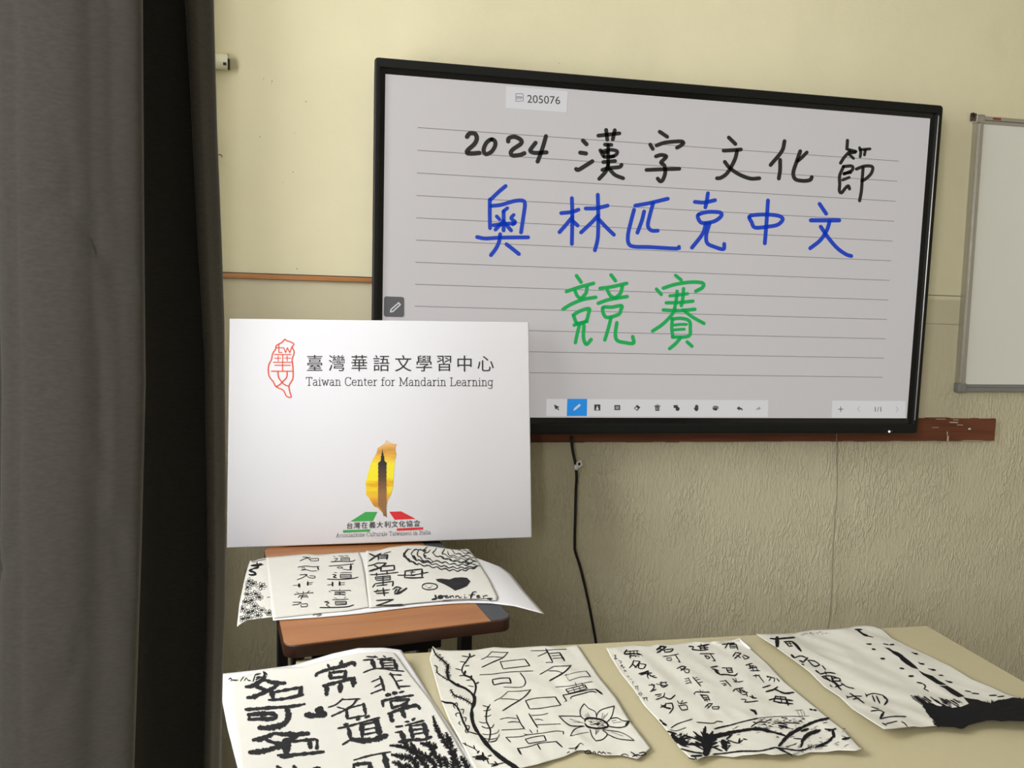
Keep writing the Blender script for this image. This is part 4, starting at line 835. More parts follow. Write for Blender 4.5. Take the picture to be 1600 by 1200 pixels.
ink('branch_and_lettering', hC, M_ink, sC, [(*P3, """
12 36 75 70 140 130 188 182 240 ; 20 182 232 172 300 186 372 ; 20 186 370 260 420 340 452 405 500 ; 30 400 498 426 535 424 590 402 650 ; 30 402 648 405 740 432 820 472 882 ; 33 470 880 530 960 592 1032 ; 37 590 1030 680 1105 780 1172 850 1215 ;
9 50 238 76 252 76 300 112 332 184 378 ; 10 392 140 350 200 322 240 310 290 336 328 ; 15 322 326 390 352 430 400 440 450 425 512 ; 7 310 148 370 158 ; 8 386 162 432 140 ; 16 382 128 385 156 ; 6 290 202 338 206 ; 7 338 244 378 238 ; 7 250 268 308 282 ; 22 342 292 334 318 ; 7 285 335 330 330 ; 26 400 338 397 352 ; 13 440 410 466 396 ; 7 350 378 400 370 ; 6 365 428 420 436 ; 20 265 412 285 420;
11 205 465 240 520 300 540 360 572 406 602 ; 15 120 572 160 586 220 592 262 622 ; 17 262 622 290 672 ; 17 290 672 316 750 350 822 370 862 ; 9 375 860 420 872 462 886 ;
7 245 640 230 612 262 588 268 620 ; 7 298 652 326 650 318 692 ; 7 262 716 250 694 275 682 300 690 ; 7 320 724 350 728 340 762 ; 7 300 795 280 780 292 764 ; 7 345 800 380 808 368 850 ; 8 362 870 345 862 345 838 372 834;
11 556 620 540 680 540 760 572 830 576 880 560 955 ; 7 505 612 552 626 ; 7 575 602 552 646 ; 6 510 662 552 660 580 648 ; 6 518 714 556 714 582 700 ; 6 470 766 510 776 545 772 ; 8 495 808 540 825 592 818 608 790 ; 5 500 880 570 886 640 868 658 838 ; 6 520 920 575 930 645 915 660 880; 9 572 955 620 946 642 926 ;
8 315 965 370 992 430 1020 465 1055 ; 34 450 1092 530 1102 ; 22 440 1112 556 1112 ; 22 504 1056 512 1130 ; 10 408 1096 450 1096 ; 12 555 1088 584 1080 ; 12 420 988 432 1022 ; 12 340 964 346 986 ; 8 575 1162 640 1162 704 1150 ; 14 618 1140 644 1168 ; 13 588 1182 650 1166 ; 10 545 1120 562 1160 ; 14 470 1040 455 1060;
5 490 182 542 156 592 106 ; 5 590 110 660 114 742 116 ; 8 744 112 690 166 600 206 495 255 ; 5 545 160 600 156 690 162 ; 9 668 200 695 268 ; 5 668 203 780 190 900 178 ; 10 900 178 946 240 ; 6 695 270 790 258 946 240 ;
5 475 325 600 318 750 300 980 288 ; 9 855 305 895 360 906 400 890 430 ; 5 890 432 840 443 700 440 ; 12 595 375 606 418 ; 7 595 370 680 356 755 355 ; 14 757 357 770 402 ; 8 606 420 700 402 768 402 ;
5 610 572 680 536 742 480 ; 5 740 482 850 478 956 466 ; 9 956 464 892 535 780 606 690 662 ; 5 675 550 760 552 842 562 ; 10 905 565 946 646 ; 6 905 568 1000 545 1190 532 ; 11 1186 534 1236 608 ; 6 945 646 1040 640 1150 622 1236 610 ;
10 822 702 860 780 898 834 ; 11 938 690 980 760 1020 822 ; 5 665 742 740 728 825 735 ; 6 740 772 790 765 848 770 ; 5 680 842 790 838 895 830 ; 5 960 706 1060 700 1118 685 ; 5 990 745 1030 742 1072 752 ; 5 1010 795 1120 790 1235 785 ;
7 945 840 970 874 ; 7 1016 840 1018 868 ; 5 890 878 930 886 1060 872 1190 852 1258 858 ; 10 1262 856 1260 882 ; 5 720 912 850 905 930 886 ; 9 720 910 766 956 ; 8 903 930 935 970 ; 6 905 928 1000 905 1080 895 ; 11 1080 895 1100 942 ; 6 935 970 1100 942 ; 6 833 1016 930 1000 1050 965 1200 950 ; 15 832 1016 864 1070 ; 11 1018 980 1048 1026 ; 12 1192 950 1250 1002"""),
 (*P4, """5 -65 100 60 98 160 88 270 85 ; 11 75 80 108 140 140 206 ; 6 0 152 50 132 90 108 ; 6 75 212 112 208 142 212 ; 7 110 126 205 118 ; 14 206 118 252 194 ; 5 130 148 216 142 ; 5 138 172 230 166 ;
6 20 322 90 282 152 245 ; 6 150 246 230 244 312 238 ; 11 314 236 250 300 110 382 ; 6 100 288 180 290 240 312 ; 3 262 330 295 382 ; 3 260 330 360 302 455 290 ; 9 455 290 496 342 ; 4 295 380 400 346 496 342 ; 5 250 330 275 320;
4 165 440 300 430 420 405 514 388 ; 6 352 398 366 436 ; 6 412 402 432 438 ; 10 262 462 296 502 ; 6 262 462 350 440 440 418 ; 10 440 418 462 452 ; 7 290 502 380 478 470 452 ; 5 280 482 370 458 455 436 ; 5 330 450 350 486 ; 5 385 436 405 472; 7 235 516 340 496 480 466 545 462 ; 15 542 460 606 506 ; 10 235 516 272 570 ; 5 250 578 275 568 ; 8 308 552 320 530 420 502 500 482 552 490;
8 435 595 400 652 402 706 432 738 470 742 ; 7 435 596 480 640 540 672 552 732 ; 7 720 616 600 652 560 690 550 730 ; 8 718 618 700 700 676 742 636 782 ; 9 198 710 260 772 320 804 430 806 ; 7 200 712 300 712 412 716 ; 8 680 738 740 728 800 756 862 762 ; 9 650 806 750 820 822 808 860 766 ; 14 850 765 825 795; 7 305 900 340 842 390 816 440 808 ; 4 305 900 400 876 480 862 ; 8 490 835 510 900 546 945 ; 8 545 945 610 930 652 882 610 846 ; 6 610 840 750 858 830 888 905 940 ; 7 650 882 760 926 905 942 ;
15 442 762 452 738 500 730 600 748 655 788 650 816 560 828 470 812 442 780 ; 3 440 700 480 738 ; 3 468 680 492 730 ; 3 455 690 485 735; 3 598 742 612 680 ; 3 615 742 660 682 ; 3 606 740 632 700; 3 300 740 400 768 ; 3 330 766 432 776 ; 4 562 830 548 882 ; 4 545 830 545 888 ; 4 578 835 562 870 ; 3 700 776 790 766 ; 3 690 760 740 750; 3 690 860 800 900;
6 290 1015 350 1010 402 966 432 986 ; 9 350 1030 382 988 ; 8 275 1058 298 1046 ; 9 440 1050 480 1035 502 1060 462 1066 440 1050 ; 7 512 1062 530 1044 548 1066 ; 7 562 1062 580 1044 598 1066 612 1048 640 1068 ; 6 650 1055 688 1062 ; 7 780 1078 820 1068 852 1086 ; 10 872 1048 912 1074 932 1092 ; 11 888 1092 930 1075 960 1082 ; 9 950 1060 1000 1052 1012 1074 962 1082""")], extra=flower_extra, jit=.08, wk=1.15)

# --- third sheet: columns of small writing over an ink landscape
def zD(x, y):
    fold = .004*math.exp(-((x-(.56-.30*(y+.77)))/.012)**2)*0
    return ZT+.0008+max(0, wr(x, y, 31, .0066, .15, 1.3)) + .006*sm(-1.12, -1.20, y)*(.5+.5*math.sin(x*48)) + .012*sm(.60, .66, x)*sm(-.80, -.765, y)
sD, hD = make_sheet('calligraphy_sheet', zD, ([(947, 1012), (960, 1011), (990, 1007.5), (1015, 1009), (1027, 1006), (1055, 1006.5), (1073, 1004), (1086, 1001.5), (1110, 1003), (1131, 1001), (1146, 1000.5), (1156, 997)],
   [(1156, 997), (1173, 1013), (1198, 1035), (1226, 1065), (1257, 1090), (1294, 1121), (1319, 1140), (1347, 1170)], [(1088, 1188), (1100, 1182), (1117, 1180), (1147, 1183), (1161, 1180), (1177, 1179), (1193, 1177), (1208, 1179.5), (1233, 1177), (1249, 1180.5), (1266, 1175), (1290, 1175), (1310, 1172), (1336, 1173), (1347, 1170)],
   [(947, 1012), (955, 1028), (970, 1052), (990, 1077), (1007, 1103), (1028, 1125), (1043, 1143), (1063, 1170), (1077, 1183), (1088, 1188)]), M_rice, 'sheet with columns of small black characters above an ink landscape', 'sheets on the cream table', nu=80, nv=80)
def land_extra(bm, h):
    r = random.Random(6)
    for k in range(46):   # shrub spikes
        a = r.uniform(-2.9, -.25); L_ = r.uniform(60, 130); c = Vector((985+r.uniform(-30, 30), 1040+r.uniform(-40, 40)))
        q = c+Vector((math.cos(a)*L_*1.2, math.sin(a)*L_)); stroke(bm, [Vector((940+v.x/6, 990+v.y/6)) for v in (c, q)], 14/6, h, taper=.25, step=1)
    for k in range(30):
        a = r.uniform(-1.7, .6); c = Vector((715+r.uniform(-20, 80), 1000+r.uniform(-40, 50))); q = c+Vector((math.cos(a)*60, math.sin(a)*34)); stroke(bm, [Vector((940+v.x/6, 990+v.y/6)) for v in (c, q)], 8/6, h, taper=.3, step=1)
    for k in range(26):
        a = r.uniform(-2.9, .2); c = Vector((185+r.uniform(-25, 25), 1000+r.uniform(-30, 40))); q = c+Vector((math.cos(a)*36, math.sin(a)*40)); stroke(bm, [Vector((1100+v.x/5.716, 990+v.y/5.716)) for v in (c, q)], 9/5.7, h, taper=.3, step=1)
    comb(bm, h, *P6, [(780, 1075), (860, 1045), (950, 1015), (1050, 1005)], 26, 4, 13, 75, False, 2); comb(bm, h, *P6, [(930, 1020), (990, 1020)], 34, 6, 12, -80, False, 3)
    for k in range(70):
        x = r.uniform(250, 1250); y = 1040-abs(x-700)*.05-r.uniform(0, 190); L_ = r.uniform(14, 46); a = r.choice((-.5, -.25, .1, .35)); stroke(bm, [Vector((1100+(x+dx)/5.716, 990+(y+dy)/5.716)) for dx, dy in ((0, 0), (L_*.5, L_*a*.5-4), (L_, L_*a))], r.uniform(2, 6)/5.7, h, taper=.3, step=1, jit=.3) if not (330 < x < 640 and y > 890) else None
    for k in range(110):
        x = r.uniform(430, 880); y = r.uniform(760, 850); stroke(bm, [Vector((1100+(x+dx)/5.716, 990+(y+dy)/5.716)) for dx, dy in ((0, 0), (r.uniform(10, 30), r.uniform(-7, 7)))], r.uniform(2, 7)/5.7, h, taper=.4, step=1)
ink('lettering_and_landscape', hD, M_ink, sD, [(*P5, """
12 236 150 210 186 ; 7 228 166 345 160 ; 12 214 192 300 186 372 196 ; 9 265 162 270 225 ; 7 300 160 305 206 ; 7 330 165 338 200 ; 8 262 206 335 208 ; 9 262 216 270 232 ; 8 315 212 320 220 ; 8 345 210 350 218; 6 375 205 385 210 ;
10 302 248 286 290 258 322 ; 7 308 255 362 260 ; 10 360 262 330 300 312 318 ; 9 290 285 328 318 ; 8 352 278 415 290 ; 9 416 290 392 326 346 320 352 278 ;
12 348 376 392 366 440 348 ; 10 365 386 420 372 470 368 ; 15 436 352 430 400 ; 8 425 400 442 422 ; 10 442 380 480 405 515 412 ; 7 452 400 500 392;
7 440 482 500 480 ; 9 468 470 492 500 462 542 ; 8 455 542 512 522 ; 7 512 470 560 482 602 488 ; 10 560 450 556 488 582 500 622 478 ; 7 540 462 612 455 ; 6 600 450 606 490;
7 498 575 562 565 ; 9 508 618 576 592 590 556 ; 9 578 592 642 612 690 574 ; 6 520 590 560 580 ; 11 556 668 592 690 650 702 ; 9 602 650 600 690 640 706 ; 10 660 652 668 700 635 746 ; 9 552 692 602 664 ; 9 610 655 662 650;
7 710 628 732 656 802 644 ; 6 760 625 742 650; 8 718 668 750 716 ; 7 730 675 792 670 806 710 ; 8 750 718 808 710 ; 6 115 205 132 200 124 236 146 230 ; 5 155 250 188 264 170 278 ; 6 180 312 190 290 202 322 216 308 ; 5 205 340 232 350 ; 6 222 345 215 358; 4 235 400 252 395 256 416 ; 4 262 430 280 425; 4 285 450 302 450 ; 4 292 450 290 470; 4 310 492 345 492 ; 4 320 495 322 520; 4 335 495 342 530 ; 4 340 572 366 550 376 572 350 575; 4 345 590 350 600; 5 380 602 432 600 ; 5 398 600 400 625 ; 5 416 595 428 628 ;
17 518 150 560 122 ; 14 545 118 604 124 ; 13 600 125 570 150 520 178 ; 11 545 140 590 160; 9 592 150 590 176 ; 8 598 150 672 142 ; 10 672 142 650 166 592 174 ; 7 578 214 650 205 722 190 ; 9 690 200 736 266 ; 6 608 230 616 250 ; 6 608 228 652 225 ; 7 652 226 654 250 ; 6 616 252 654 250; 8 715 262 736 268;
8 704 328 752 306 792 312 ; 8 790 312 740 346 ; 7 735 322 765 342; 7 770 328 822 336 ; 9 822 336 816 366 ; 7 785 366 816 366 ; 7 770 330 786 366 ; 5 775 425 815 420 ; 5 780 446 820 440 ; 6 785 468 832 458 ; 8 810 410 842 466 ; 9 852 405 930 492 ; 6 885 435 922 425 ; 6 905 460 948 450 ; 5 865 418 902 408 ;
8 866 562 884 546 930 548 1004 548 ; 12 864 562 872 570 ; 7 918 528 936 546 ; 7 950 530 946 546; 14 998 546 1008 550 ; 8 918 574 990 578 ; 9 930 572 972 632 ; 7 945 602 1000 596 ; 7 960 622 1012 612; 8 992 578 1012 628 ; 7 975 600 992 638 ; 8 968 692 1000 660 1042 655 ; 8 1036 660 990 702 ; 7 985 672 1010 685; 7 1035 685 1102 684 ; 9 1102 684 1092 706 ; 7 1040 706 1096 706 ; 7 1035 685 1045 706 ;
13 818 120 852 118 ; 9 848 146 862 120 ; 10 930 96 936 120 ; 12 898 120 950 112 1006 100 ; 14 920 125 930 146 ; 17 958 114 970 150 ; 10 846 148 930 156 1000 148 ; 8 930 132 988 140 ; 8 970 125 1000 130;
8 920 188 1056 188 ; 9 1018 190 1066 256 ; 9 962 206 1000 212 ; 7 965 208 990 236 ; 7 990 236 1016 226 ; 7 998 212 1016 226; 8 1040 252 1066 258 ;
14 545 808 572 832 ; 28 576 842 602 856 ; 8 650 882 720 842 850 800 ; 5 640 900 700 910 790 880; 7 890 830 1040 840 1080 822 1135 826 ; 10 1060 892 1130 872 1205 858 ; 80 985 960 990 1060 980 1120 ; 24 972 876 962 950 ; 30 1040 920 1000 1010 ; 16 790 958 880 985 950 1010 ; 14 860 918 940 980 ;
42 662 950 700 990 760 1036 ; 16 620 915 700 940 ; 30 740 980 800 1030 ; 14 760 1040 860 1040 960 1092 ; 12 740 1078 850 1108 950 1122 ; 26 1060 975 1120 955 1200 942 ; 34 1130 1000 1150 1050 1160 1080 ; 12 1040 1062 1130 1100 ; 18 840 1148 940 1142 ; 9 815 1168 880 1178 ; 10 870 1150 890 1180"""),
 (*P6, """10 60 300 122 290 ; 12 72 312 130 332 ; 16 98 332 142 364 ; 10 138 366 200 365 272 374 298 354 ; 8 160 305 252 308 ; 11 198 310 215 342 ; 10 240 310 256 346 ; 8 212 345 258 345 ; 7 205 326 248 326 ;
5 140 426 192 420 ; 6 150 446 198 444 ; 10 172 462 198 456 ; 8 190 415 242 472 ; 7 252 402 300 430 348 424 ; 6 262 424 290 436 ; 5 280 395 292 425; 9 258 516 280 495 350 485 ; 11 310 488 332 522 ; 9 330 500 372 520 ; 8 290 500 345 545; 7 340 520 392 525 ; 7 345 546 382 540 ; 8 372 520 388 562 ;
7 328 585 375 590 360 612 ; 8 360 612 400 610 482 600 ; 11 408 560 462 578 ; 11 430 575 468 575 ; 8 425 548 440 565; 11 162 96 272 84 ; 10 216 82 188 130 ; 8 230 100 236 132 ; 8 228 100 286 94 ; 10 286 95 302 142 ; 6 238 116 286 112 ; 5 242 128 292 124;
11 282 168 258 202 ; 9 285 170 332 175 ; 10 332 175 272 222 ; 9 290 190 325 215; 9 350 190 402 210 ; 9 342 200 364 228 ; 7 366 228 402 214 ; 8 372 282 432 264 ; 8 400 270 420 310 ; 8 398 310 472 298 ; 7 430 285 442 336 ; 7 460 290 482 336 ; 7 412 330 502 330 ; 6 400 290 450 285;
8 438 376 498 370 ; 7 460 365 464 392 ; 8 488 374 536 436 ; 9 558 380 632 398 ; 8 600 390 578 420 ; 9 630 400 625 432 ; 9 648 398 672 428 ; 10 560 378 572 392; 10 522 482 592 460 ; 12 552 518 620 500 658 474 ; 13 636 498 720 532 802 524 ;
11 582 592 650 580 792 598 ; 13 640 556 624 602 ; 10 640 560 730 568 ; 16 726 568 752 638 ; 11 618 604 700 618 792 626 ; 9 682 562 694 614 ;
3 810 685 882 680 ; 3 830 690 852 732 ; 3 860 680 880 735 ; 3 885 690 902 732 ; 3 850 736 938 735 ; 18 946 675 966 680 ; 18 982 680 1002 686 ; 24 422 682 450 692 465 716 ; 8 408 674 428 690 ;
9 90 850 200 826 330 790 480 755 ; 4 480 755 640 740 850 740 900 770; 24 -10 935 120 905 300 872 420 852 ; 26 420 852 500 852 620 880 ; 15 620 882 680 896 730 914 ; 14 0 985 60 900 ; 26 668 1002 760 905 880 835 ; 20 870 838 1000 782 1115 755 ; 28 872 962 930 902 1035 862 ; 15 866 1012 886 950 ; 22 870 870 930 850; 16 1080 852 1140 860 1176 848 ; 34 1150 872 1162 920 ; 20 1152 920 1100 970 1000 1012 ; 20 1236 942 1300 930 ;
14 200 942 250 902 ; 9 210 950 300 976 345 950 ; 17 318 938 312 976 ; 11 350 940 382 946 ; 11 80 1078 200 1066 330 1050 500 1046 640 1015 ; 10 640 1015 740 1030 860 1042 960 1010 ; 14 640 1015 720 1052 785 1085 ; 26 158 972 200 1042 ; 12 170 950 232 982 ; 9 420 832 480 792 560 790 ; 20 670 822 742 834 ; 9 650 800 760 796 850 800 ; 8 560 782 602 760 ; 7 690 750 740 752 ; 8 800 935 870 940 ; 5 750 1005 820 985; 5 1060 800 1100 790; 6 1000 1012 1100 1000")""".replace('")', ''))], extra=land_extra, jit=.14, wk=1.18)
# folded white corner behind the third sheet
bm = bmesh.new()
for P, z in (((1154, 996.5), .016), ((1173.5, 1013.5), .004), ((1168, 1013.5), .003), ((1153, 1001), .006)): bm.verts.new(on_z(*P, ZT+z))
bm.verts.ensure_lookup_table(); bm.faces.new(bm.verts[:]); face_camera(bm); finish('folded_corner', bm, M_card, sD, label='white turned-up corner')

# --- fourth sheet: large column, dotted tower and black mass
def zE(x, y): return ZT+.0008+max(0, wr(x, y, 51, .012, .35, .9)) + .007*sm(-1.03, -1.12, y)*(.6+.4*math.sin(x*26+1))
sE, hE = make_sheet('calligraphy_sheet', zE, ([(1181, 990), (1203, 990.5), (1240, 990), (1252, 987), (1272, 984), (1300, 983), (1325, 981), (1337, 978), (1352, 977), (1365, 978), (1377, 982)],
   [(1377, 982), (1395, 998), (1426, 1013), (1457, 1027), (1488, 1042), (1519, 1061), (1550, 1073), (1573, 1084), (1600, 1092.5), (1645, 1108)], [(1381, 1139), (1398, 1139), (1431, 1137), (1442, 1139), (1466, 1138), (1480, 1138), (1502, 1141), (1508, 1136), (1534, 1127), (1550, 1127), (1577, 1126), (1600, 1128), (1660, 1122)],
   [(1181, 990), (1195, 1000), (1211, 1010), (1234, 1027), (1252, 1040), (1266, 1051), (1288, 1073), (1311, 1088), (1331, 1107), (1357, 1124), (1381, 1139)]), M_rice, 'rightmost sheet with a dotted tower shape above a solid black band', 'sheets on the cream table', nu=80, nv=80)
def mass_extra(bm, h):
    r = random.Random(9)
    for k in range(70):
        x = r.uniform(390, 820); y = 860+r.uniform(-20, 40)+(x-390)*.05; L_ = r.uniform(30, 100)
        q = Vector((x-L_*1.3, y-L_*.9)) if x < 560 else Vector((x-L_*.9, y-L_*.55))
        stroke(bm, [Vector((1380+v.x/6.486, 965+v.y/6.486)) for v in (Vector((x, y)), q)], r.uniform(4, 11)/6.5, h, taper=.2, step=1)
    for k in range(60):
        x = r.uniform(395, 560); y = 860+(x-395)*1.5+r.uniform(-20, 20); stroke(bm, [Vector((1380+v.x/6.486, 965+v.y/6.486)) for v in (Vector((x+25, y+8)), Vector((x-r.uniform(5, 30), y-r.uniform(5, 22))))], 8/6.5, h, taper=.2, step=1)
    for k in range(46):
        x = r.uniform(1000, 1427); y = 862-(x-1000)*.1; stroke(bm, [Vector((1380+v.x/6.486, 965+v.y/6.486)) for v in (Vector((x, y+12)), Vector((x+r.uniform(-8, 8), y-r.uniform(5, 22))))], 7/6.5, h, taper=.3, step=1)
    for k in range(40):
        x = 455+r.uniform(0, 300); y = 165-(x-455)*.08+r.choice((0, 14))+r.uniform(-3, 3); stroke(bm, [Vector((1180+v.x/6.486, 965+v.y/6.486)) for v in (Vector((x, y)), Vector((x+r.uniform(4, 14), y-r.uniform(-3, 6))))], 4/6.5, h, taper=.6, step=1)
ink('lettering_and_tower', hE, M_ink, sE, [(*P7, """
15 150 210 215 216 300 208 400 200 ; l 50 222 205 222 285 ; 16 292 245 372 240 ; 24 378 245 420 285 462 336 ; 14 300 246 345 292 ; 12 345 290 380 286 ; 7 318 262 380 260 ; 8 345 245 365 285;
28 368 378 392 402 ; 11 390 408 460 388 522 408 ; 20 530 408 496 440 ; 15 448 434 490 452 ; 14 472 470 492 476 ; 10 528 432 600 440 655 478 ; 11 655 478 600 492 538 440 ; 12 678 484 712 528 ; 22 614 536 642 556 ; 11 640 556 664 574 ; 11 655 572 740 556 812 566 ; 11 706 544 722 578 ; 10 668 596 760 590 862 620 ; 12 680 602 760 640 ; 13 768 595 802 650 ; 16 860 620 855 646 ; 11 750 642 872 642 ; 15 780 640 872 732 ; 10 756 680 780 702 ; 10 808 702 882 680 ; 10 868 660 930 700 1002 718 ; 11 770 620 850 690 ; 10 780 612 840 612 ; 10 700 590 790 660;
f 916 784 944 800 936 824 ; 9 930 808 1000 795 1082 796 ; 12 958 766 1040 820 1104 866 ; 9 988 826 1054 815 ; f 1110 760 1140 790 1124 806 ; 9 1128 786 1200 768 1300 788 ; 18 1296 792 1338 838 1308 882 ; 14 1186 788 1212 852 ; 15 1228 794 1262 868 ; 9 1178 904 1252 926 ; 10 1172 946 1260 938 1302 960 ; 26 1302 958 1268 1020 ; 10 1268 1026 1340 1008 1427 1000 1530 1002 ; 11 1288 1068 1328 1092 ; 9 1322 1076 1427 1050 1440 1050;
15 1012 120 1080 120 ; 20 1034 124 1100 170 1140 185 ; 8 1140 185 1195 198 ; 18 1138 268 1176 268 ; 8 1125 262 1145 268; 22 1188 318 1216 322 ; 22 1274 414 1308 416 ; 9 1296 264 1350 274 ; 18 1366 274 1402 272"""),
 (*P8, """20 312 362 346 368 ; 9 288 350 312 358 ; 18 372 466 412 470 ; 9 355 452 378 464; 20 486 526 528 532 ; 9 455 516 490 526; 11 562 582 606 586 ; 9 630 636 660 648; 16 652 648 698 656 ; 18 172 512 208 518 ; 26 262 592 302 592 ; 14 342 655 400 668 ; 13 400 668 428 694 412 722 ; 9 412 720 460 745 ; 9 828 740 890 752 ; 11 896 764 970 772 ; 12 1075 788 1150 786 ; 11 1160 802 1225 795 ; 10 185 1055 215 1070 245 1105;
f 10 300 60 308 100 335 150 350 190 375 215 398 270 440 330 490 357 526 290 505 230 470 180 430 158 400 100 365 80 345 ; f 352 530 420 565 500 590 560 635 645 682 575 680 540 668 480 630 400 580 ; f 565 690 650 690 720 730 825 797 760 807 690 770 620 715;
f 388 850 440 862 500 868 560 898 640 893 700 913 790 903 868 872 810 806 880 820 960 830 1010 850 1090 865 1150 840 1250 825 1320 808 1427 822 1560 855 1690 920 1700 1020 1600 1045 1427 1052 1280 1046 1200 1052 1130 1042 1050 1045 940 1070 860 1092 815 1125 780 1128 720 1112 640 1108 560 1104 530 1060 480 1010 450 975 410 905""")], extra=mass_extra, jit=.1, wk=1.1)

# --- sheets on the small desk
def dl(x, y):
    v = Vector((x, y, 0))-DO; return v.dot(EX), v.dot(EY)
def zF(x, y):
    u, v = dl(x, y); d = 0
    if u < .005: d -= 1.2*(.005-u)**2
    if u > .44: d -= 1.6*(u-.44)**2
    return ZD+.0012+d
cF, hF = make_sheet('paper_card', lambda x, y: zF(x, y)+.0004+.004*math.exp(-((dl(x, y)[0]-.34)/.06)**2)*sm(.12, .20, dl(x, y)[1]), ([(416, 871.5), (560, 863), (640, 858), (700, 860), (751, 874)], [(751, 874), (783, 886), (798, 897), (822, 927), (851, 959.5)],
   [(426.5, 969.5), (500, 964.5), (560, 959), (620, 951.5), (654, 947.5), (700, 943.5), (729, 942), (766, 942.5), (804, 947), (851, 959.5)], [(416, 871.5), (420, 910), (426.5, 969.5)]), M_card, 'long white card on the cherry desk, its right tip hanging over the edge', nu=60, nv=30)
cF['group'] = 'sheets on the cherry desk'
sG, hG = make_sheet('drawing_sheet', lambda x, y: zF(x, y)-.0006+max(0, wr(x, y, 71, .001, .2))*.5 - 2.0*max(0, -.01-dl(x, y)[0])**2, ([(391, 875), (396, 877), (404, 874), (416, 871.5), (428, 872)], [(428, 872), (432, 920), (436, 963)], [(370, 979.5), (380, 972), (392, 968), (410, 966), (426, 964), (436, 963)], [(391, 875), (386, 890), (382, 905), (374, 943), (370, 979.5)]),
   M_rice2, 'narrow sheet with inked blossoms overhanging the left edge of the cherry desk', 'sheets on the cherry desk', nu=24, nv=40)
def petals(bm, h):
    r = random.Random(12)
    for cx, cy_, R_ in ((205, 420, 45), (262, 450, 40), (190, 490, 45), (350, 480, 52), (290, 565, 48), (190, 570, 50), (170, 655, 50), (240, 640, 45), (330, 605, 40), (130, 735, 48), (200, 780, 46), (270, 705, 46), (310, 810, 46), (355, 750, 42), (440, 780, 40), (140, 850, 46), (205, 835, 42), (250, 760, 40)):
        a0 = r.uniform(0, 1)
        for k in range(7):
            a = a0+k*.9; c, s_ = math.cos(a), math.sin(a); P = []
            for t in range(9):
                q = t/8*math.pi*2; lx = R_*.62*(1-math.cos(q)); ly = R_*.27*math.sin(q)
                P.append(Vector((360+(cx+lx*c-ly*s_)/7.2727, 850+(cy_+(lx*s_+ly*c)*.75)/7.2727)))
            P = [p for p in P if p.x > 371+ (979-p.y)*.19 - 0]
            if len(P) > 2: stroke(bm, P, r.choice((3, 4, 6))/7.27, h, taper=.7, step=1)
ink('blossom_drawing', hG, M_ink, sG, [(*P9, "24 238 245 300 240 352 235 ; 22 302 214 312 262 262 278 ; 20 256 282 216 302 268 320 288 342 240 352 212 346 ; 5 228 188 262 206 330 186 402 172 ; 12 330 220 372 235; 4 452 490 492 500 ; 6 450 530 502 540 ; 5 430 602 492 600 ; 6 452 572 505 550 ; 5 470 480 476 600; 8 415 600 430 608")], extra=petals, wk=1.15)
sH, hH = make_sheet('calligraphy_sheet', lambda x, y: zF(x, y)+.0012+max(0, wr(x, y, 81, .0012, .2)), ([(416, 871), (440, 869), (478, 865.5), (500, 867), (530, 864), (557, 863), (560.5, 861.5)], [(560.5, 861.5), (565, 871), (570, 895), (574, 925), (578, 948)], [(427.5, 966), (500, 958), (545, 954), (578, 948)], [(416, 871), (421, 915), (427.5, 966)]),
   M_rice2, 'cream sheet with two columns of square characters in the middle of the cherry desk', 'sheets on the cherry desk', nu=40, nv=30)
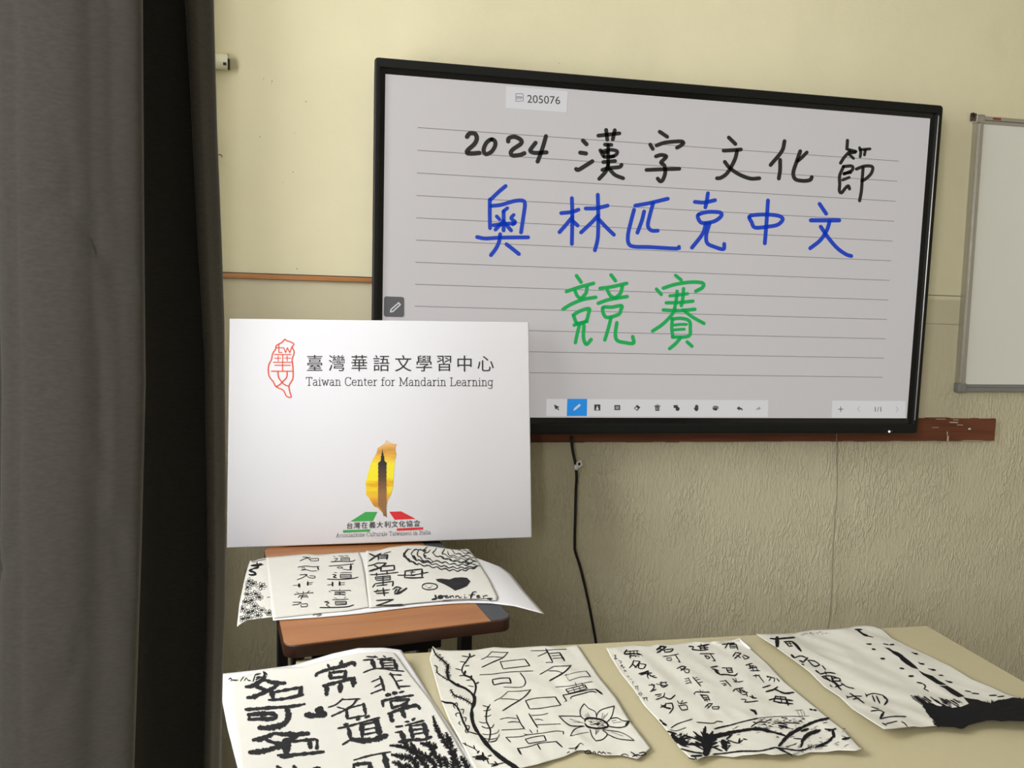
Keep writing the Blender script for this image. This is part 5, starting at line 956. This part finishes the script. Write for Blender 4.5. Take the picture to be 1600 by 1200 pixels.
ink('brush_lettering', hH, M_ink, sH, [(*P9, """
8 788 192 850 165 910 148 ; 8 818 146 880 150 ; 8 870 150 915 188; 8 905 166 912 192 ; 7 905 166 1002 164 ; 10 1002 166 1000 190 ; 7 912 193 1000 190 ; 8 765 262 850 250 940 258 1012 254 ; 20 992 262 1000 292 ; 7 985 302 920 306 860 292 800 298 ; 6 822 288 810 270 840 264 852 280 822 288 ;
8 785 350 870 344 ; 8 872 350 810 386 755 406 ; 8 850 352 895 380 ; 8 890 382 950 386 962 366 900 360 ; 40 780 458 782 482 ; 5 708 470 775 468 ; 26 880 430 878 466 ; 7 885 442 936 436 ; 5 890 460 930 455 ; 15 728 574 740 570 ; 8 740 570 830 560 930 553 ; 14 932 548 938 560 ; 11 828 538 828 562 ; 7 748 545 776 556 ; 7 902 530 870 550 ;
9 780 586 872 580 ; 8 800 602 872 600 ; 10 826 570 800 628 ; 9 768 608 790 590 ; 9 868 590 886 608 ; 7 705 662 800 660 ; 8 703 692 770 684 800 660 ; 8 800 660 812 682 ; 9 800 686 802 712 ; 9 802 714 872 710 ; 11 874 680 872 708 ; 7 812 682 872 676 ;
6 1168 138 1192 146 ; 7 1230 136 1290 138 ; 7 1300 130 1342 138 ; 7 1178 165 1220 165 1188 192 ; 9 1138 202 1250 196 1380 196 1416 180 ; 9 1255 156 1256 190 ; 10 1352 156 1352 190 ; 7 1255 155 1352 155 ; 5 1260 168 1345 168 ; 5 1260 180 1345 180 ;
8 1118 250 1260 240 1400 224 ; l 30 1368 240 1366 290 ; 7 1365 294 1310 290 1270 280 ; 6 1210 266 1240 257 1276 265 1242 276 1212 268 ; 10 1160 345 1202 352 1168 372 ; 14 1168 376 1204 382 ; 10 1098 398 1250 402 1390 390 1452 375 ; 11 1250 346 1250 385 ; 12 1370 346 1372 386 ; 8 1250 345 1370 345 ; 5 1255 360 1365 360 ; 5 1255 372 1365 372 ; 7 1250 386 1370 386 ; 6 1178 320 1212 326 ; 6 1250 326 1310 322 1382 326 ;
26 1160 435 1160 475 ; 6 1098 466 1155 460 ; 28 1240 430 1240 468 ; 6 1245 440 1302 438 ; 6 1245 462 1302 462 ; 16 1122 536 1132 542 ; 8 1138 526 1250 530 1362 525 ; 14 1358 528 1368 532 ; 11 1242 512 1242 532 ; 12 1188 548 1302 548 ; 10 1188 545 1190 566 ; 12 1182 574 1240 568 1304 578 ; 12 1243 550 1243 582 ; 10 1302 545 1302 564 ;
8 1066 656 1110 650 ; 10 1075 660 1122 666 1088 690 1128 712 ; 12 1015 722 1100 722 1250 718 1340 710 1402 690 ; 10 1190 655 1195 690 ; 14 1316 650 1316 686 ; 9 1190 652 1316 650 ; 9 1195 692 1316 686 ; 5 1200 665 1310 665 ; 5 1200 677 1310 677 ; 8 1158 632 1250 630 1342 625 ; 6 1178 606 1212 622 ; 6 1290 612 1312 600""")])
sI, hI = make_sheet('calligraphy_sheet', lambda x, y: zF(x, y)+.0022+.0045*math.exp(-((dl(x, y)[0]-.34)/.06)**2)*sm(.12, .20, dl(x, y)[1])+max(0, wr(x, y, 91, .0016, .2)), ([(572, 860), (583, 861), (594, 859), (609, 855), (635, 852), (655, 851.5), (672, 853), (699, 857), (715, 859), (732, 857.5)], [(732, 857.5), (748, 878), (765, 905), (778, 932), (776, 938)],
   [(577, 949.5), (600, 947), (650, 942), (691, 938.5), (740, 937), (776, 938)], [(572, 860), (571, 880), (573, 915), (577, 949.5)]), M_rice2, 'sheet with black heart, smiling face and inked waves on the cherry desk', 'sheets on the cherry desk', nu=50, nv=36)
def waves(bm, h):
    r = random.Random(2)
    for pts, wd in (([(440, 35), (380, 75), (400, 115), (470, 160), (620, 190), (760, 215), (880, 218), (1010, 185)], 9), ([(410, 60), (375, 95), (425, 140), (500, 170)], 10), ([(520, 35), (440, 72), (480, 130), (600, 160), (740, 190), (870, 198), (990, 184)], 9), ([(575, 30), (500, 60), (500, 100), (560, 140), (650, 150)], 8), ([(600, 48), (545, 90), (600, 132), (700, 150), (830, 172), (980, 165)], 8), ([(650, 35), (618, 78), (700, 112), (800, 140), (900, 152), (985, 148)], 8),
                    ([(720, 45), (700, 78), (780, 110), (880, 128), (970, 132)], 7), ([(770, 48), (820, 80), (900, 98), (960, 112)], 7), ([(830, 50), (880, 70), (940, 86)], 6), ([(670, 105), (760, 130), (850, 150), (950, 160)], 7), ([(740, 60), (760, 90), (850, 108), (930, 120)], 6), ([(870, 50), (900, 62), (930, 68)], 6)):
        P = catmull([Vector(p) for p in pts], 9); Q = []
        for i, p in enumerate(P): Q.append(Vector((560+p.x/5.333, 850+(p.y+7*math.sin(i*.85+len(pts)))/5.333)))
        stroke(bm, Q, wd/5.333, h, taper=.5, jit=.25, step=1)
ink('brush_lettering', hI, M_ink2, sI, [(*P10, """
13 90 80 150 102 190 76 ; 13 182 80 130 112 88 142 ; 15 170 92 165 132 ; 12 168 92 246 90 ; 22 242 92 236 126 ; 8 180 106 232 103 ; 8 175 119 232 116 ; 6 208 80 272 62 ; 10 80 182 130 170 162 156 ; 10 150 158 232 158 ; 14 232 160 180 196 90 226 ; 12 128 174 185 208 ; 15 190 190 186 226 ; 11 188 188 300 178 ; 18 298 182 300 212 ; 10 186 226 300 216 ;
9 98 256 200 250 332 235 ; 18 150 244 152 262 ; 18 238 232 240 250 ; 10 138 278 150 302 ; 10 138 276 266 265 ; 13 262 267 266 296 ; 8 150 288 260 280 ; 9 150 303 266 297 ; 11 205 270 205 346 ; 12 118 360 140 330 ; 10 140 330 290 310 ; 20 290 315 284 348 ; 9 150 348 240 338 ; 10 128 396 262 380 ; 16 205 368 216 430 ; 10 148 412 252 405 ; 11 162 380 145 402 ;
12 285 378 320 358 362 370 ; 16 322 374 300 402 ; 15 348 370 320 408 ; 18 402 368 345 405 302 414 ; 10 148 470 220 466 292 462 ; 10 292 462 220 490 145 514 ; 10 148 513 260 508 368 503 ; 9 325 260 450 258 582 235 ; 15 390 226 385 276 ; 11 384 226 460 216 532 208 ; 17 530 210 530 276 ; 12 384 280 460 282 544 278 ; 9 452 216 440 252 ; 7 430 236 472 232 ; 7 440 264 472 262;
26 380 78 384 106 ; 28 414 124 426 140 ; 22 462 100 480 130 ; 20 516 138 545 150 ; 20 540 60 560 55; 18 680 100 695 106; 22 545 92 560 100;
9 530 356 545 334 590 326 645 336 658 356 635 375 580 380 542 371 530 356 ; 6 556 346 566 351 ; 6 608 344 618 348 ; 5 572 360 590 365 608 357 ;
22 640 428 650 452 ; 20 650 455 615 462 ; 26 668 436 694 432 ; 13 690 442 722 430 ; 20 665 450 700 448; 8 722 441 745 436 738 428 724 435 728 449 752 446 766 432 ; 8 766 432 768 450 ; 8 768 438 786 430 794 449 ; 8 810 432 812 450 ; 8 812 438 830 430 842 449 858 440; 8 884 432 884 449 900 444 ; 8 884 420 888 422 ; 16 952 402 944 425 936 450 ; 9 950 403 975 397 984 402 ; 7 918 426 972 420 ; 8 984 439 1010 434 1002 426 986 434 990 447 1018 443 ; 8 1038 430 1042 448 ; 8 1042 438 1056 429 1076 430 ; 5 700 470 860 460 1000 458 1100 450 ; 20 1075 456 1112 456 ; 12 1095 465 1105 470;
f 643 292 690 288 760 295 800 280 860 277 905 281 934 310 905 350 860 370 805 388 770 365 720 337 660 312""")], extra=waves, jit=.08)
